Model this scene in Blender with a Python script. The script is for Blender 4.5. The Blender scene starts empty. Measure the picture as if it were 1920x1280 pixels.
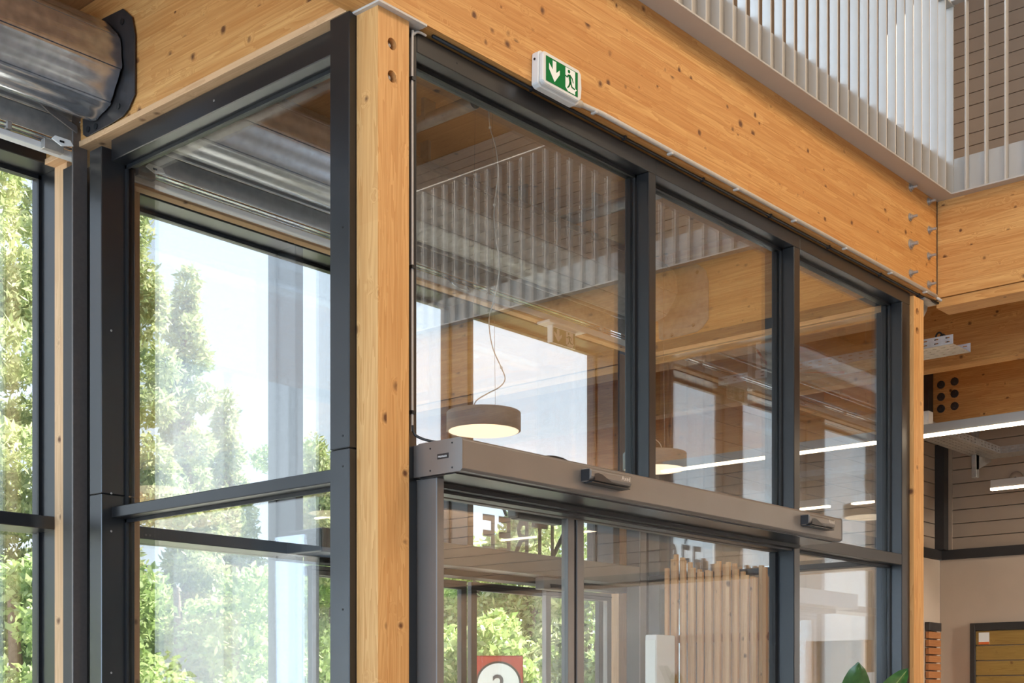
import bpy, bmesh, math, random
import numpy as np
from mathutils import Vector, Matrix
random.seed(7); RNG = np.random.default_rng(11)
C = bpy.context.scene.collection
sc = bpy.context.scene
EYE = 1.55                      # camera height; every z below is measured from the eye and lifted by EYE

# ------------------------------------------------------------------ camera, world, sun, lamps, exposure
cam = bpy.data.objects.new('camera', bpy.data.cameras.new('camera')); C.objects.link(cam)
cam.location = (0, 0, EYE); cam.rotation_euler = (math.pi/2, 0, -math.asin(0.7524))
cam.data.sensor_width = 36; cam.data.lens = 46.5; cam.data.shift_y = 0.3464; cam.data.clip_end = 300
sc.camera = cam
sc.view_settings.view_transform = 'Standard'; sc.view_settings.look = 'None'
sc.view_settings.exposure = 0.0; sc.view_settings.gamma = 1.0; sc.view_settings.use_curve_mapping = False
sc.cycles.use_denoising = True
sc.cycles.transparent_max_bounces = 32; sc.cycles.max_bounces = 10
sc.cycles.diffuse_bounces = 5; sc.cycles.glossy_bounces = 6

w = bpy.data.worlds.new('sky'); sc.world = w; w.use_nodes = True
nt = w.node_tree; nt.nodes.clear()
o_ = nt.nodes.new('ShaderNodeOutputWorld'); b_ = nt.nodes.new('ShaderNodeBackground')
tc = nt.nodes.new('ShaderNodeTexCoord'); sx = nt.nodes.new('ShaderNodeSeparateXYZ'); cr = nt.nodes.new('ShaderNodeValToRGB')
nt.links.new(tc.outputs['Generated'], sx.inputs[0]); nt.links.new(sx.outputs['Z'], cr.inputs[0])
cr.color_ramp.elements[0].position = 0.0; cr.color_ramp.elements[0].color = (0.84, 0.92, 1.0, 1)
cr.color_ramp.elements[1].position = 0.9; cr.color_ramp.elements[1].color = (0.50, 0.68, 1.0, 1)
nt.links.new(cr.outputs[0], b_.inputs[0]); b_.inputs[1].default_value = 2.0
nt.links.new(b_.outputs[0], o_.inputs[0])

def light(name, kind, loc, energy, color, size=None, size_y=None, aim=None):
    l = bpy.data.lights.new(name, kind); l.energy = energy; l.color = color
    if kind == 'AREA':
        l.size = size
        if size_y: l.shape = 'RECTANGLE'; l.size_y = size_y
    o = bpy.data.objects.new(name, l); C.objects.link(o); o.location = (loc[0], loc[1], loc[2]+EYE)
    if aim: o.rotation_euler = (Vector((aim[0], aim[1], aim[2]+EYE))-o.location).to_track_quat('-Z', 'Y').to_euler()
    return o
sun = light('sun', 'SUN', (0, 0, 30), 26.0, (1, 0.95, 0.86), aim=None)
sun.rotation_euler = Vector((-0.74, 0.16, -0.66)).to_track_quat('-Z', 'Y').to_euler(); sun.data.angle = 0.02
WARM = (1.0, 0.82, 0.62)
for x, y in ((6.4, -4.4), (6.4, -1.2), (3.2, -4.4), (3.2, -1.2)):
    light('hall_lamp', 'AREA', (x, y, 6.2), 150, WARM, 1.6, 1.6, aim=(x, y+0.8, 0))  # unseen warm fill added under the roof to brighten the hall
for x, y in ((9.9, -5.6), (8.6, -3.6), (11.6, -4.6)):
    light('hall_lamp', 'AREA', (x, y, 2.7), 100, WARM, 1.2, 1.2, aim=(x, y, 0))  # added fill, out of view, brightening the space under the mezzanine
light('hall_lamp', 'AREA', (10, 0, 6.2), 45, WARM, 1.5, 1.5, aim=(10, 1.5, 0))
ws_ = light('wall_washer', 'AREA', (10.3, -4.6, 2.6), 170, (1.0, 0.95, 0.88), 0.5, 0.5, aim=(12, -0.6, 0.2)); ws_.data.spread = 1.2  # unseen lamp added to whiten the partition
# area lamps added inside the left end and upper facade windows, boosting daylight
DAY = (0.56, 0.76, 1.0)
light('window_daylight', 'AREA', (-5.8, 0.5, 0.5), 720, DAY, 9.0, 3.6, aim=(3, 0.5, 0.4))
light('window_daylight', 'AREA', (-1.0, 5.35, 5.0), 1150, DAY, 8.0, 3.2, aim=(0.5, 0, 4.4))

# ------------------------------------------------------------------ materials
MATS = {}
def new_mat(name):
    m = bpy.data.materials.new(name); m.use_nodes = True; MATS[name] = m
    return m, m.node_tree, m.node_tree.nodes['Principled BSDF']
def N(nt, kind, **kw):
    n = nt.nodes.new(kind)
    for k, v in kw.items(): setattr(n, k, v)
    return n
def math_(nt, op, a, b=None, clamp=False):
    n = N(nt, 'ShaderNodeMath', operation=op); n.use_clamp = clamp
    for i, v in enumerate((a, b)):
        if v is None: continue
        if isinstance(v, (int, float)): n.inputs[i].default_value = v
        else: nt.links.new(v, n.inputs[i])
    return n.outputs[0]
def ramp(nt, fac, stops):
    n = N(nt, 'ShaderNodeValToRGB'); e = n.color_ramp.elements
    while len(e) < len(stops): e.new(0.5)
    for k, (p, c) in enumerate(stops):
        e[k].position = p; e[k].color = (*c, 1) if len(c) == 3 else c
    nt.links.new(fac, n.inputs[0]); return n.outputs[0]
def mixc(nt, fac, a, b, mode='MIX'):
    n = N(nt, 'ShaderNodeMix', data_type='RGBA', blend_type=mode)
    for s, v in ((0, fac), (6, a), (7, b)):
        if isinstance(v, (int, float)): n.inputs[s].default_value = v
        elif isinstance(v, tuple): n.inputs[s].default_value = (*v, 1)
        else: nt.links.new(v, n.inputs[s])
    return n.outputs[2]
def plain(name, col, rough=0.5, metal=0.0, bump=0.0, scale=60, var=0.06, spec=0.5, ior=1.5):
    m, nt, p = new_mat(name); p.inputs['IOR'].default_value = ior
    t = N(nt, 'ShaderNodeTexCoord'); n = N(nt, 'ShaderNodeTexNoise'); n.inputs['Scale'].default_value = scale; n.inputs['Detail'].default_value = 4
    nt.links.new(t.outputs['Object'], n.inputs['Vector'])
    lo = tuple(c*(1-var) for c in col); hi = tuple(min(1, c*(1+var)) for c in col)
    nt.links.new(ramp(nt, n.outputs[0], [(0.3, lo), (0.7, hi)]), p.inputs['Base Color'])
    p.inputs['Roughness'].default_value = rough; p.inputs['Metallic'].default_value = metal
    p.inputs['Specular IOR Level'].default_value = spec
    if bump:
        b = N(nt, 'ShaderNodeBump'); b.inputs['Strength'].default_value = bump; b.inputs['Distance'].default_value = 0.002
        nt.links.new(n.outputs[0], b.inputs['Height']); nt.links.new(b.outputs[0], p.inputs['Normal'])
    return m
def wood(name, light_c, dark_c, knot_c=(0.14, 0.055, 0.02), tint=0.16, knots=0.5, board=1.1, rough=0.55, knot_scale=9.0):
    """grain runs along local X; every piece gets its own offset and tint from Object Info"""
    m, nt, p = new_mat(name)
    t = N(nt, 'ShaderNodeTexCoord'); oi = N(nt, 'ShaderNodeObjectInfo')
    off = N(nt, 'ShaderNodeVectorMath', operation='SCALE'); off.inputs[0].default_value = (37.0, 11.0, 5.0)
    nt.links.new(oi.outputs['Random'], off.inputs['Scale'])
    add = N(nt, 'ShaderNodeVectorMath', operation='ADD'); nt.links.new(t.outputs['Object'], add.inputs[0]); nt.links.new(off.outputs[0], add.inputs[1])
    v = add.outputs[0]
    sep = N(nt, 'ShaderNodeSeparateXYZ'); nt.links.new(v, sep.inputs[0])
    seg = math_(nt, 'FLOOR', math_(nt, 'DIVIDE', sep.outputs['X'], board))
    wn = N(nt, 'ShaderNodeTexWhiteNoise', noise_dimensions='2D')
    cmb = N(nt, 'ShaderNodeCombineXYZ'); nt.links.new(seg, cmb.inputs[0]); nt.links.new(oi.outputs['Random'], cmb.inputs[1]); nt.links.new(cmb.outputs[0], wn.inputs['Vector'])
    # knots: small voronoi cells, only some of which hold one
    wob = N(nt, 'ShaderNodeTexNoise'); wob.inputs['Scale'].default_value = 30; nt.links.new(v, wob.inputs['Vector'])
    wv = N(nt, 'ShaderNodeVectorMath', operation='SCALE'); nt.links.new(wob.outputs['Color'], wv.inputs[0]); wv.inputs['Scale'].default_value = 0.012
    v2 = N(nt, 'ShaderNodeVectorMath', operation='ADD'); nt.links.new(v, v2.inputs[0]); nt.links.new(wv.outputs[0], v2.inputs[1])
    vo = N(nt, 'ShaderNodeTexVoronoi'); vo.inputs['Scale'].default_value = knot_scale; nt.links.new(v2.outputs[0], vo.inputs['Vector'])
    sc_ = N(nt, 'ShaderNodeSeparateColor'); nt.links.new(vo.outputs['Color'], sc_.inputs[0])
    has = math_(nt, 'LESS_THAN', sc_.outputs[0], knots)
    size = math_(nt, 'ADD', math_(nt, 'MULTIPLY', sc_.outputs[1], 0.08), 0.045)
    near = math_(nt, 'MULTIPLY', math_(nt, 'SUBTRACT', 1.0, math_(nt, 'DIVIDE', vo.outputs['Distance'], math_(nt, 'MULTIPLY', size, 1.7)), True), has)
    halo = math_(nt, 'MULTIPLY', math_(nt, 'SUBTRACT', 1.0, math_(nt, 'DIVIDE', vo.outputs['Distance'], 0.32), True), has)
    # grain, bent around the knots
    mp = N(nt, 'ShaderNodeMapping'); mp.inputs['Scale'].default_value = (1.1, 24, 24); nt.links.new(v, mp.inputs['Vector'])
    bend = N(nt, 'ShaderNodeVectorMath', operation='ADD'); hb = N(nt, 'ShaderNodeCombineXYZ')
    nt.links.new(math_(nt, 'MULTIPLY', halo, 0.9), hb.inputs[1]); nt.links.new(math_(nt, 'MULTIPLY', halo, 0.9), hb.inputs[2])
    nt.links.new(mp.outputs[0], bend.inputs[0]); nt.links.new(hb.outputs[0], bend.inputs[1])
    g1 = N(nt, 'ShaderNodeTexNoise'); g1.inputs['Scale'].default_value = 1.0; g1.inputs['Detail'].default_value = 3; g1.inputs['Distortion'].default_value = 0.5
    nt.links.new(bend.outputs[0], g1.inputs['Vector'])
    rings = math_(nt, 'FRACT', math_(nt, 'MULTIPLY', g1.outputs[0], 7.0))
    mp2 = N(nt, 'ShaderNodeMapping'); mp2.inputs['Scale'].default_value = (4, 160, 160); nt.links.new(v, mp2.inputs['Vector'])
    g2 = N(nt, 'ShaderNodeTexNoise'); g2.inputs['Scale'].default_value = 1.0; g2.inputs['Detail'].default_value = 2; nt.links.new(mp2.outputs[0], g2.inputs['Vector'])
    gf = math_(nt, 'ADD', math_(nt, 'MULTIPLY', rings, 0.42), math_(nt, 'MULTIPLY', g2.outputs[0], 0.5))
    base = ramp(nt, gf, [(0.15, light_c), (0.85, dark_c)])
    tv = math_(nt, 'ADD', math_(nt, 'MULTIPLY', wn.outputs['Value'], tint), math_(nt, 'MULTIPLY', oi.outputs['Random'], tint))
    warm = mixc(nt, tv, base, tuple(c*k for c, k in zip(dark_c, (0.95, 0.78, 0.62))))
    col = mixc(nt, math_(nt, 'MULTIPLY', near, 1.6, True), warm, knot_c)
    nt.links.new(col, p.inputs['Base Color']); p.inputs['Roughness'].default_value = rough
    p.inputs['Specular IOR Level'].default_value = 0.3
    b = N(nt, 'ShaderNodeBump'); b.inputs['Strength'].default_value = 0.15; b.inputs['Distance'].default_value = 0.001
    nt.links.new(gf, b.inputs['Height']); nt.links.new(b.outputs[0], p.inputs['Normal'])
    return m
def glass(name, r0=0.19, tint=(0.97, 0.985, 0.98)):
    m = bpy.data.materials.new(name); m.use_nodes = True; nt = m.node_tree; nt.nodes.clear()
    out = N(nt, 'ShaderNodeOutputMaterial'); tr = N(nt, 'ShaderNodeBsdfTransparent'); gl = N(nt, 'ShaderNodeBsdfGlossy'); mx = N(nt, 'ShaderNodeMixShader')
    tr.inputs[0].default_value = (*tint, 1); gl.inputs['Roughness'].default_value = 0.0; gl.inputs[0].default_value = (1, 1, 1, 1)
    ge = N(nt, 'ShaderNodeNewGeometry'); d = N(nt, 'ShaderNodeVectorMath', operation='DOT_PRODUCT')
    nt.links.new(ge.outputs['Normal'], d.inputs[0]); nt.links.new(ge.outputs['Incoming'], d.inputs[1])
    cosv = math_(nt, 'ABSOLUTE', d.outputs['Value'])
    f = math_(nt, 'ADD', math_(nt, 'MULTIPLY', math_(nt, 'POWER', math_(nt, 'SUBTRACT', 1.0, cosv), 5.0), 1-r0), r0)
    nt.links.new(f, mx.inputs[0]); nt.links.new(tr.outputs[0], mx.inputs[1]); nt.links.new(gl.outputs[0], mx.inputs[2]); nt.links.new(mx.outputs[0], out.inputs[0])
    return m
def emit(name, col, s):
    m, nt, p = new_mat(name); p.inputs['Base Color'].default_value = (*col, 1)
    p.inputs['Emission Color'].default_value = (*col, 1); p.inputs['Emission Strength'].default_value = s
    return m
def foliage_mat(name, a, b, c):
    m, nt, p = new_mat(name)
    ge = N(nt, 'ShaderNodeNewGeometry')
    col = ramp(nt, ge.outputs['Random Per Island'], [(0.0, a), (0.5, b), (1.0, c)])
    nt.links.new(col, p.inputs['Base Color']); p.inputs['Roughness'].default_value = 0.5
    tl = N(nt, 'ShaderNodeBsdfTranslucent'); nt.links.new(col, tl.inputs[0]); mx = N(nt, 'ShaderNodeMixShader'); mx.inputs[0].default_value = 0.4
    out = nt.nodes['Material Output']; nt.links.new(p.outputs[0], mx.inputs[1]); nt.links.new(tl.outputs[0], mx.inputs[2]); nt.links.new(mx.outputs[0], out.inputs[0])
    return m

M = dict(
    glulam=wood('glulam_spruce', (0.77, 0.45, 0.165), (0.48, 0.215, 0.058), knots=0.85, tint=0.3),
    post=wood('post_spruce', (0.79, 0.47, 0.19), (0.54, 0.26, 0.08), knots=0.6, tint=0.18, board=3.0),
    pale=wood('pale_spruce', (0.72, 0.47, 0.26), (0.55, 0.33, 0.17), tint=0.1, board=3.0),
    ceiling=wood('ceiling_spruce', (0.66, 0.38, 0.17), (0.48, 0.25, 0.10), tint=0.2, knots=0.6),
    olive=wood('treated_pine', (0.42, 0.27, 0.07), (0.27, 0.16, 0.04), tint=0.15, knots=0.7, knot_scale=7),
    slat=wood('larch_slat', (0.78, 0.52, 0.29), (0.58, 0.34, 0.16), tint=0.45, board=3.0),
    redslat=wood('red_cedar_slat', (0.50, 0.22, 0.08), (0.34, 0.13, 0.045), tint=0.2),
    frame=plain('anthracite_coated_aluminium', (0.015, 0.0148, 0.0155), 0.28, 0.0, 0.0, 8, 0.05, spec=0.75, ior=1.5),
    header=plain('bronze_grey_aluminium', (0.15, 0.132, 0.118), 0.36, 0.0, 0.0, 8, 0.05, spec=0.8, ior=1.7),
    rubber=plain('black_rubber', (0.012, 0.012, 0.013), 0.5),
    black=plain('black_plastic', (0.02, 0.02, 0.022), 0.35),
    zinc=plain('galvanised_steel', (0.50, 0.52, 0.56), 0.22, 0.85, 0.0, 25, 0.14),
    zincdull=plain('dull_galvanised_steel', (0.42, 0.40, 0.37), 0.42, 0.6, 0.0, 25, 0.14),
    steel=plain('dark_steel_plate', (0.06, 0.055, 0.055), 0.38, 0.5, 0.0, 12, 0.2),
    traysteel=plain('bright_tray_steel', (0.80, 0.83, 0.86), 0.35, 0.25, 0.0, 25, 0.1),  # galvanised steel paled, daylight on the flange put into its colour
    rail=plain('guide_rail_steel', (0.17, 0.145, 0.13), 0.45, 0.4),
    white=plain('white_powder_coat', (0.47, 0.44, 0.40), 0.4, 0.0, 0.0, 10, 0.02),
    plastic=plain('white_plastic', (0.72, 0.71, 0.68), 0.45, 0.0, 0.0, 10, 0.02),
    conduit=plain('grey_conduit', (0.56, 0.52, 0.47), 0.5),
    lampgrey=plain('lamp_grey', (0.30, 0.285, 0.265), 0.5),
    clad=plain('cladding_beige', (0.37, 0.285, 0.21), 0.45, 0.0, 0.0, 5, 0.03),
    beige=plain('beige_board', (0.54, 0.43, 0.325), 0.65, 0.0, 0.0, 4, 0.03),
    darktrim=plain('dark_trim', (0.03, 0.026, 0.024), 0.5),
    bluegrey=plain('bluegrey_cladding', (0.10, 0.12, 0.15), 0.45),
    concrete=plain('polished_concrete', (0.33, 0.315, 0.30), 0.35, 0.0, 0.1, 3, 0.08),
    render=plain('white_render', (0.86, 0.86, 0.86), 0.8, 0.0, 0.1, 2, 0.04),
    ground=plain('pale_gravel', (0.55, 0.52, 0.46), 0.9, 0.0, 0.3, 4, 0.15),
    green=plain('sign_green', (0.0, 0.16, 0.032), 0.6, 0.0, 0.0, 5, 0.02, spec=0.15),
    signwhite=plain('sign_white', (0.85, 0.87, 0.84), 0.4, 0.0, 0.0, 5, 0.01),
    bluepaint=plain('grey_van_paint', (0.45, 0.5, 0.58), 0.3),
    red=plain('red_paint', (0.5, 0.05, 0.03), 0.4),
    letter=plain('grey_vinyl', (0.10, 0.10, 0.105), 0.6),
    orange=plain('orange_print', (0.75, 0.16, 0.03), 0.5),
    bark=plain('bark', (0.20, 0.14, 0.10), 0.9, 0.0, 0.4, 20, 0.3),
    leaf=plain('glossy_leaf', (0.035, 0.11, 0.025), 0.25, 0.0, 0.0, 30, 0.25, spec=0.7),
    midrib=plain('leaf_midrib', (0.22, 0.30, 0.10), 0.4),
    terracotta=plain('plant_pot', (0.30, 0.28, 0.26), 0.7),
    glass=glass('glazing'), sideglass=glass('side_glazing', 0.26), doorglass=glass('door_glazing', 0.075),
    led=emit('led_warm', (1.0, 0.80, 0.56), 14.0), diffuser=emit('pendant_diffuser', (1.0, 0.80, 0.58), 1.5),
    dimdiffuser=emit('pendant_diffuser_soft', (1.0, 0.84, 0.64), 1.6),
    pine=foliage_mat('pine_needles', (0.26, 0.33, 0.13), (0.46, 0.52, 0.24), (0.70, 0.70, 0.42)),
    broad=foliage_mat('broad_leaves', (0.22, 0.32, 0.10), (0.42, 0.54, 0.20), (0.68, 0.74, 0.38)),
    vine=foliage_mat('olive_leaves', (0.16, 0.2, 0.10), (0.28, 0.34, 0.17), (0.45, 0.48, 0.28)),
)

# ------------------------------------------------------------------ helpers
WL = {}                                             # world location of every object made here
def tag(o, label=None, cat=None, group=None, kind=None):
    for k, v in (('label', label), ('category', cat), ('group', group), ('kind', kind)):
        if v: o[k] = v
    return o
def thing(name, label, cat, loc=(0, 0, 0), group=None, kind=None):
    o = bpy.data.objects.new(name, None); C.objects.link(o); o.empty_display_size = 0.1
    o.location = (loc[0], loc[1], loc[2]+EYE); WL[o.name] = Vector(o.location)
    return tag(o, label, cat, group, kind)
def structure(name, loc=(0, 0, 0)):
    return thing(name, None, None, loc, None, 'structure')
def place(name, me, center, parent=None, rot=None):
    o = bpy.data.objects.new(name, me); C.objects.link(o)
    wl = Vector(center); WL[o.name] = wl.copy()
    if parent is not None:
        o.parent = parent; o.location = wl - WL[parent.name]
    else: o.location = wl
    if rot is not None: o.rotation_euler = rot
    return o
def mesh(name, verts, faces, mat, parent=None, smooth=False, bevel=0.0, seg=1):
    """verts in world coordinates with z measured from the eye"""
    vs = [Vector((a, b, c+EYE)) for a, b, c in verts]
    lo = Vector(tuple(min(v[i] for v in vs) for i in range(3))); hi = Vector(tuple(max(v[i] for v in vs) for i in range(3)))
    cen = (lo+hi)/2; me = bpy.data.meshes.new(name)
    me.from_pydata([tuple(v-cen) for v in vs], [], faces); me.update()
    if bevel or True:
        bm = bmesh.new(); bm.from_mesh(me)
        bmesh.ops.recalc_face_normals(bm, faces=bm.faces)
        if bevel: bmesh.ops.bevel(bm, geom=[e for e in bm.edges if len(e.link_faces) == 2 and e.calc_face_angle(0) > 0.5], offset=bevel, segments=seg, profile=0.6, affect='EDGES')
        bm.to_mesh(me); bm.free()
    if isinstance(mat, str): mat = M[mat]
    me.materials.append(mat)
    if smooth:
        for p in me.polygons: p.use_smooth = True
    return place(name, me, cen, parent)
BF = [(0, 1, 3, 2), (4, 6, 7, 5), (0, 4, 5, 1), (2, 3, 7, 6), (0, 2, 6, 4), (1, 5, 7, 3)]
def bv(x0, x1, y0, y1, z0, z1): return [(x, y, z) for x in (x0, x1) for y in (y0, y1) for z in (z0, z1)]
def box(name, x0, x1, y0, y1, z0, z1, mat, parent=None, bevel=0.0, seg=1):
    return mesh(name, bv(x0, x1, y0, y1, z0, z1), BF, mat, parent, bevel=bevel, seg=seg)
def boxes(name, lst, mat, parent=None, bevel=0.0):
    V, F = [], []
    for b in lst:
        n = len(V); V += bv(*b); F += [tuple(i+n for i in f) for f in BF]
    return mesh(name, V, F, mat, parent, bevel=bevel)
WCACHE = {}
def timber(name, x0, x1, y0, y1, z0, z1, axis, mat, parent=None, bevel=0.0015):
    """box whose local X runs along the grain; equal sizes share mesh data"""
    d = (x1-x0, y1-y0, z1-z0); cen = ((x0+x1)/2, (y0+y1)/2, (z0+z1)/2+EYE)
    if axis == 'x': L = d; rot = None
    elif axis == 'y': L = (d[1], d[0], d[2]); rot = (0, 0, math.pi/2)
    else: L = (d[2], d[1], d[0]); rot = (0, math.pi/2, 0)
    key = (name, tuple(round(v, 4) for v in L), mat, bevel)
    if key not in WCACHE:
        h = [v/2 for v in L]; me = bpy.data.meshes.new(name); me.from_pydata(bv(-h[0], h[0], -h[1], h[1], -h[2], h[2]), [], BF)
        bm = bmesh.new(); bm.from_mesh(me); bmesh.ops.recalc_face_normals(bm, faces=bm.faces)
        if bevel: bmesh.ops.bevel(bm, geom=bm.edges[:], offset=bevel, segments=1, affect='EDGES')
        bm.to_mesh(me); bm.free(); me.materials.append(M[mat]); WCACHE[key] = me
    return place(name, WCACHE[key], cen, parent, rot)
def glulam(name, label, x0, x1, y0, y1, z0, z1, axis, mat='glulam', lam=0.0395, group=None, cat='beam'):
    t = thing(name, label, cat, ((x0+x1)/2, (y0+y1)/2, z0), group)
    n = max(2, round((z1-z0)/lam)); h = (z1-z0)/n
    for k in range(n):
        e = 0.0003*math.sin(k*2.3)
        if axis == 'x': timber('lamella', x0, x1, y0+e, y1, z0+k*h, z0+(k+1)*h, 'x', mat, t, 0.0003)
        else: timber('lamella', x0+e, x1, y0, y1, z0+k*h, z0+(k+1)*h, 'y', mat, t, 0.0003)
    return t
def tube(name, pts, r, mat, parent=None, n=8, cap=True, close=False):
    P = [Vector(p) for p in pts]; V, F = [], []
    rr = r if isinstance(r, (list, tuple)) else [r]*len(P)
    up = Vector((0.13, 0.27, 1)).normalized()
    for i, p in enumerate(P):
        t = (P[min(i+1, len(P)-1)]-P[max(i-1, 0)]).normalized()
        a = t.cross(up if abs(t.dot(up)) < 0.95 else Vector((1, 0.1, 0))).normalized(); b = t.cross(a)
        for k in range(n):
            q = 2*math.pi*k/n; V.append(tuple(p+a*math.cos(q)*rr[i]+b*math.sin(q)*rr[i]))
    for i in range(len(P)-1):
        for k in range(n): F.append((i*n+k, i*n+(k+1) % n, (i+1)*n+(k+1) % n, (i+1)*n+k))
    if cap: F += [tuple(range(n)), tuple(range((len(P)-1)*n, len(P)*n))]
    return mesh(name, V, F, mat, parent, smooth=n > 6)
def spline(pts, k=6):
    P = [Vector(p) for p in pts]; out = []
    for i in range(len(P)-1):
        p0, p1, p2, p3 = P[max(i-1, 0)], P[i], P[i+1], P[min(i+2, len(P)-1)]
        for j in range(k):
            t = j/k; out.append(0.5*((2*p1)+(p2-p0)*t+(2*p0-5*p1+4*p2-p3)*t*t+(3*p1-p0-3*p2+p3)*t**3))
    return out+[P[-1]]
def lathe(name, prof, cx, cy, mat, parent=None, n=32, axis='z', smooth=True):
    """prof: (radius, height) pairs; axis z through (cx, cy), or 'y': axis along Y through (cx, z=cy)"""
    V, F = [], []
    for r, h in prof:
        for k in range(n):
            q = 2*math.pi*k/n
            V.append((cx+r*math.cos(q), cy+r*math.sin(q), h) if axis == 'z' else ((cx+r*math.cos(q), h, cy+r*math.sin(q)) if axis == 'y' else (h, cx+r*math.cos(q), cy+r*math.sin(q))))
    for i in range(len(prof)-1):
        for k in range(n): F.append((i*n+k, i*n+(k+1) % n, (i+1)*n+(k+1) % n, (i+1)*n+k))
    F += [tuple(range(n)), tuple(range((len(prof)-1)*n, len(prof)*n))]
    o = mesh(name, V, F, mat, parent, smooth=smooth)
    if smooth:
        for p in o.data.polygons:
            if len(p.vertices) > 4: p.use_smooth = False
    return o
def prism(name, poly, axis, a0, a1, mat, parent=None, bevel=0.0, smooth=False):
    """poly in the plane across axis ('x': (y,z), 'y': (x,z), 'z': (x,y)), pushed from a0 to a1"""
    f = {'x': lambda u, v, a: (a, u, v), 'y': lambda u, v, a: (u, a, v), 'z': lambda u, v, a: (u, v, a)}[axis]
    n = len(poly); V = [f(u, v, a0) for u, v in poly]+[f(u, v, a1) for u, v in poly]
    F = [tuple(range(n)), tuple(range(n, 2*n))]+[(i, (i+1) % n, n+(i+1) % n, n+i) for i in range(n)]
    return mesh(name, V, F, mat, parent, bevel=bevel, smooth=smooth)
def screw(x, y, z, face, parent, r=0.005, mat='zincdull', name='screw'):
    ax = {'x': 'x', 'y': 'y'}[face]
    if ax == 'y': return lathe(name, [(r, y), (r*0.8, y-0.002)], x, z, mat, parent, 10, 'y', False)
    return lathe(name, [(r, x), (r*0.8, x-0.002)], y, z, mat, parent, 10, 'x', False)
def bolt(x, y, z, parent=None, r=0.024, proud=0.04, name='bolt'):
    V = None
    t = lathe(name, [(r, y), (r, y-0.004), (r*0.62, y-0.0045), (r*0.62, y-0.016), (r*0.36, y-0.0165), (r*0.36, y-proud)], x, z, 'zincdull', parent, 12, 'y', False)
    return t

# ------------------------------------------------------------------ the setting
FL = -EYE
box('floor', -6, 12.5, -7, 5.62, FL-0.1, FL, 'concrete')['kind'] = 'structure'
g = box('ground', -70, 90, 5.62, 120, FL-0.2, FL-0.05, 'ground'); g['kind'] = 'structure'
cl = structure('ceiling', (3, -1, 7.0))
for k in range(14):
    x0 = -6+k*(18.5/14); timber('ceiling_plank', x0, x0+18.5/14-0.006, -7, 5.7, 7.0, 7.06, 'y', 'ceiling', cl, 0.004)
box('roof_deck', -6, 12.6, -7.1, 5.8, 7.06, 7.2, 'clad', cl)
box('wall_back', -6, 12.5, -7.2, -7, FL, 7, 'steel')['kind'] = 'structure'

# right end wall: beige board below, a dark trim, narrow horizontal cladding above
wr = structure('wall_right', (12.3, 0, FL))
box('lower_board', 12.3, 12.5, -7, 4.2, FL, 1.31, 'beige', wr, 0.002)
box('lower_board', 12.3, 12.5, 4.203, 5.29, FL, 1.31, 'beige', wr, 0.002)
k = 0; z = 1.40
while z < 6.95:
    dz = 0.132 if k % 3 else 0.118
    box('cladding_strip', 12.3, 12.5, -7, 5.29, z, min(z+dz-0.006, 6.99), 'clad', wr, 0.003); z += dz; k += 1
box('backing', 12.34, 12.5, -7, 5.29, 1.31, 7.0, 'darktrim', wr)
box('trim_1', 12.27, 12.31, -7, 5.27, 1.31, 1.40, 'darktrim')['kind'] = 'structure'
box('trim_2', 12.18, 12.30, 5.20, 5.29, 1.40, 2.40, 'darktrim')['kind'] = 'structure'
box('trim_3', 12.285, 12.3, 5.165, 5.20, 1.40, 2.40, 'clad')['kind'] = 'structure'

# facade wall right of the lobby
wf = structure('wall_facade', (10, 5.3, FL))
box('lower_board', 8.25, 12.3, 5.29, 5.5, FL, 1.31, 'beige', wf, 0.002)
k = 0; z = 1.40
while z < 2.93:
    dz = 0.132 if k % 3 else 0.118
    box('cladding_strip', 8.25, 12.3, 5.29, 5.5, z, min(z+dz-0.006, 2.95), 'clad', wf, 0.003); z += dz; k += 1
box('backing', 8.2, 12.5, 5.33, 5.6, FL, 3.0, 'darktrim', wf); box('corner_closer', 7.43, 7.50, 5.40, 5.60, FL, 2.45, 'steel', wf)
for i in range(7):
    x0 = 7.50+i*0.108; box('upright_cladding_rib', x0, x0+0.10, 5.27+(0.012 if i % 2 else 0), 5.5, FL, 2.44, 'bluegrey', wf, 0.003)
box('trim_4', 8.25, 12.27, 5.26, 5.30, 1.31, 1.40, 'darktrim')['kind'] = 'structure'
box('wall_facade_upper', 7.5, 12.5, 5.5, 5.7, 2.96, 7, 'clad')['kind'] = 'structure'
# mezzanine floors
mz = structure('mezzanine_floor', (10, 0, 2.96))
for k in range(13):
    y0 = -7+k*0.95
    timber('deck_plank', 7.63, 12.3, y0, min(y0+0.944, 5.29), 2.96, 3.04, 'x', 'ceiling', mz, 0.004)
mv = structure('lobby_ceiling', (3, 4.3, 2.96))
for k in range(10):
    x0 = -6+k*1.363
    timber('ceiling_board', x0, x0+1.357, 3.30, 5.5, 2.96, 3.04, 'y', 'ceiling', mv, 0.004)
box('screed', -6, 12.3, 3.36, 5.5, 3.045, 3.14, 'concrete', mv); box('screed', 7.70, 12.3, -7, 3.36, 3.045, 3.14, 'concrete', mz)

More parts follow.
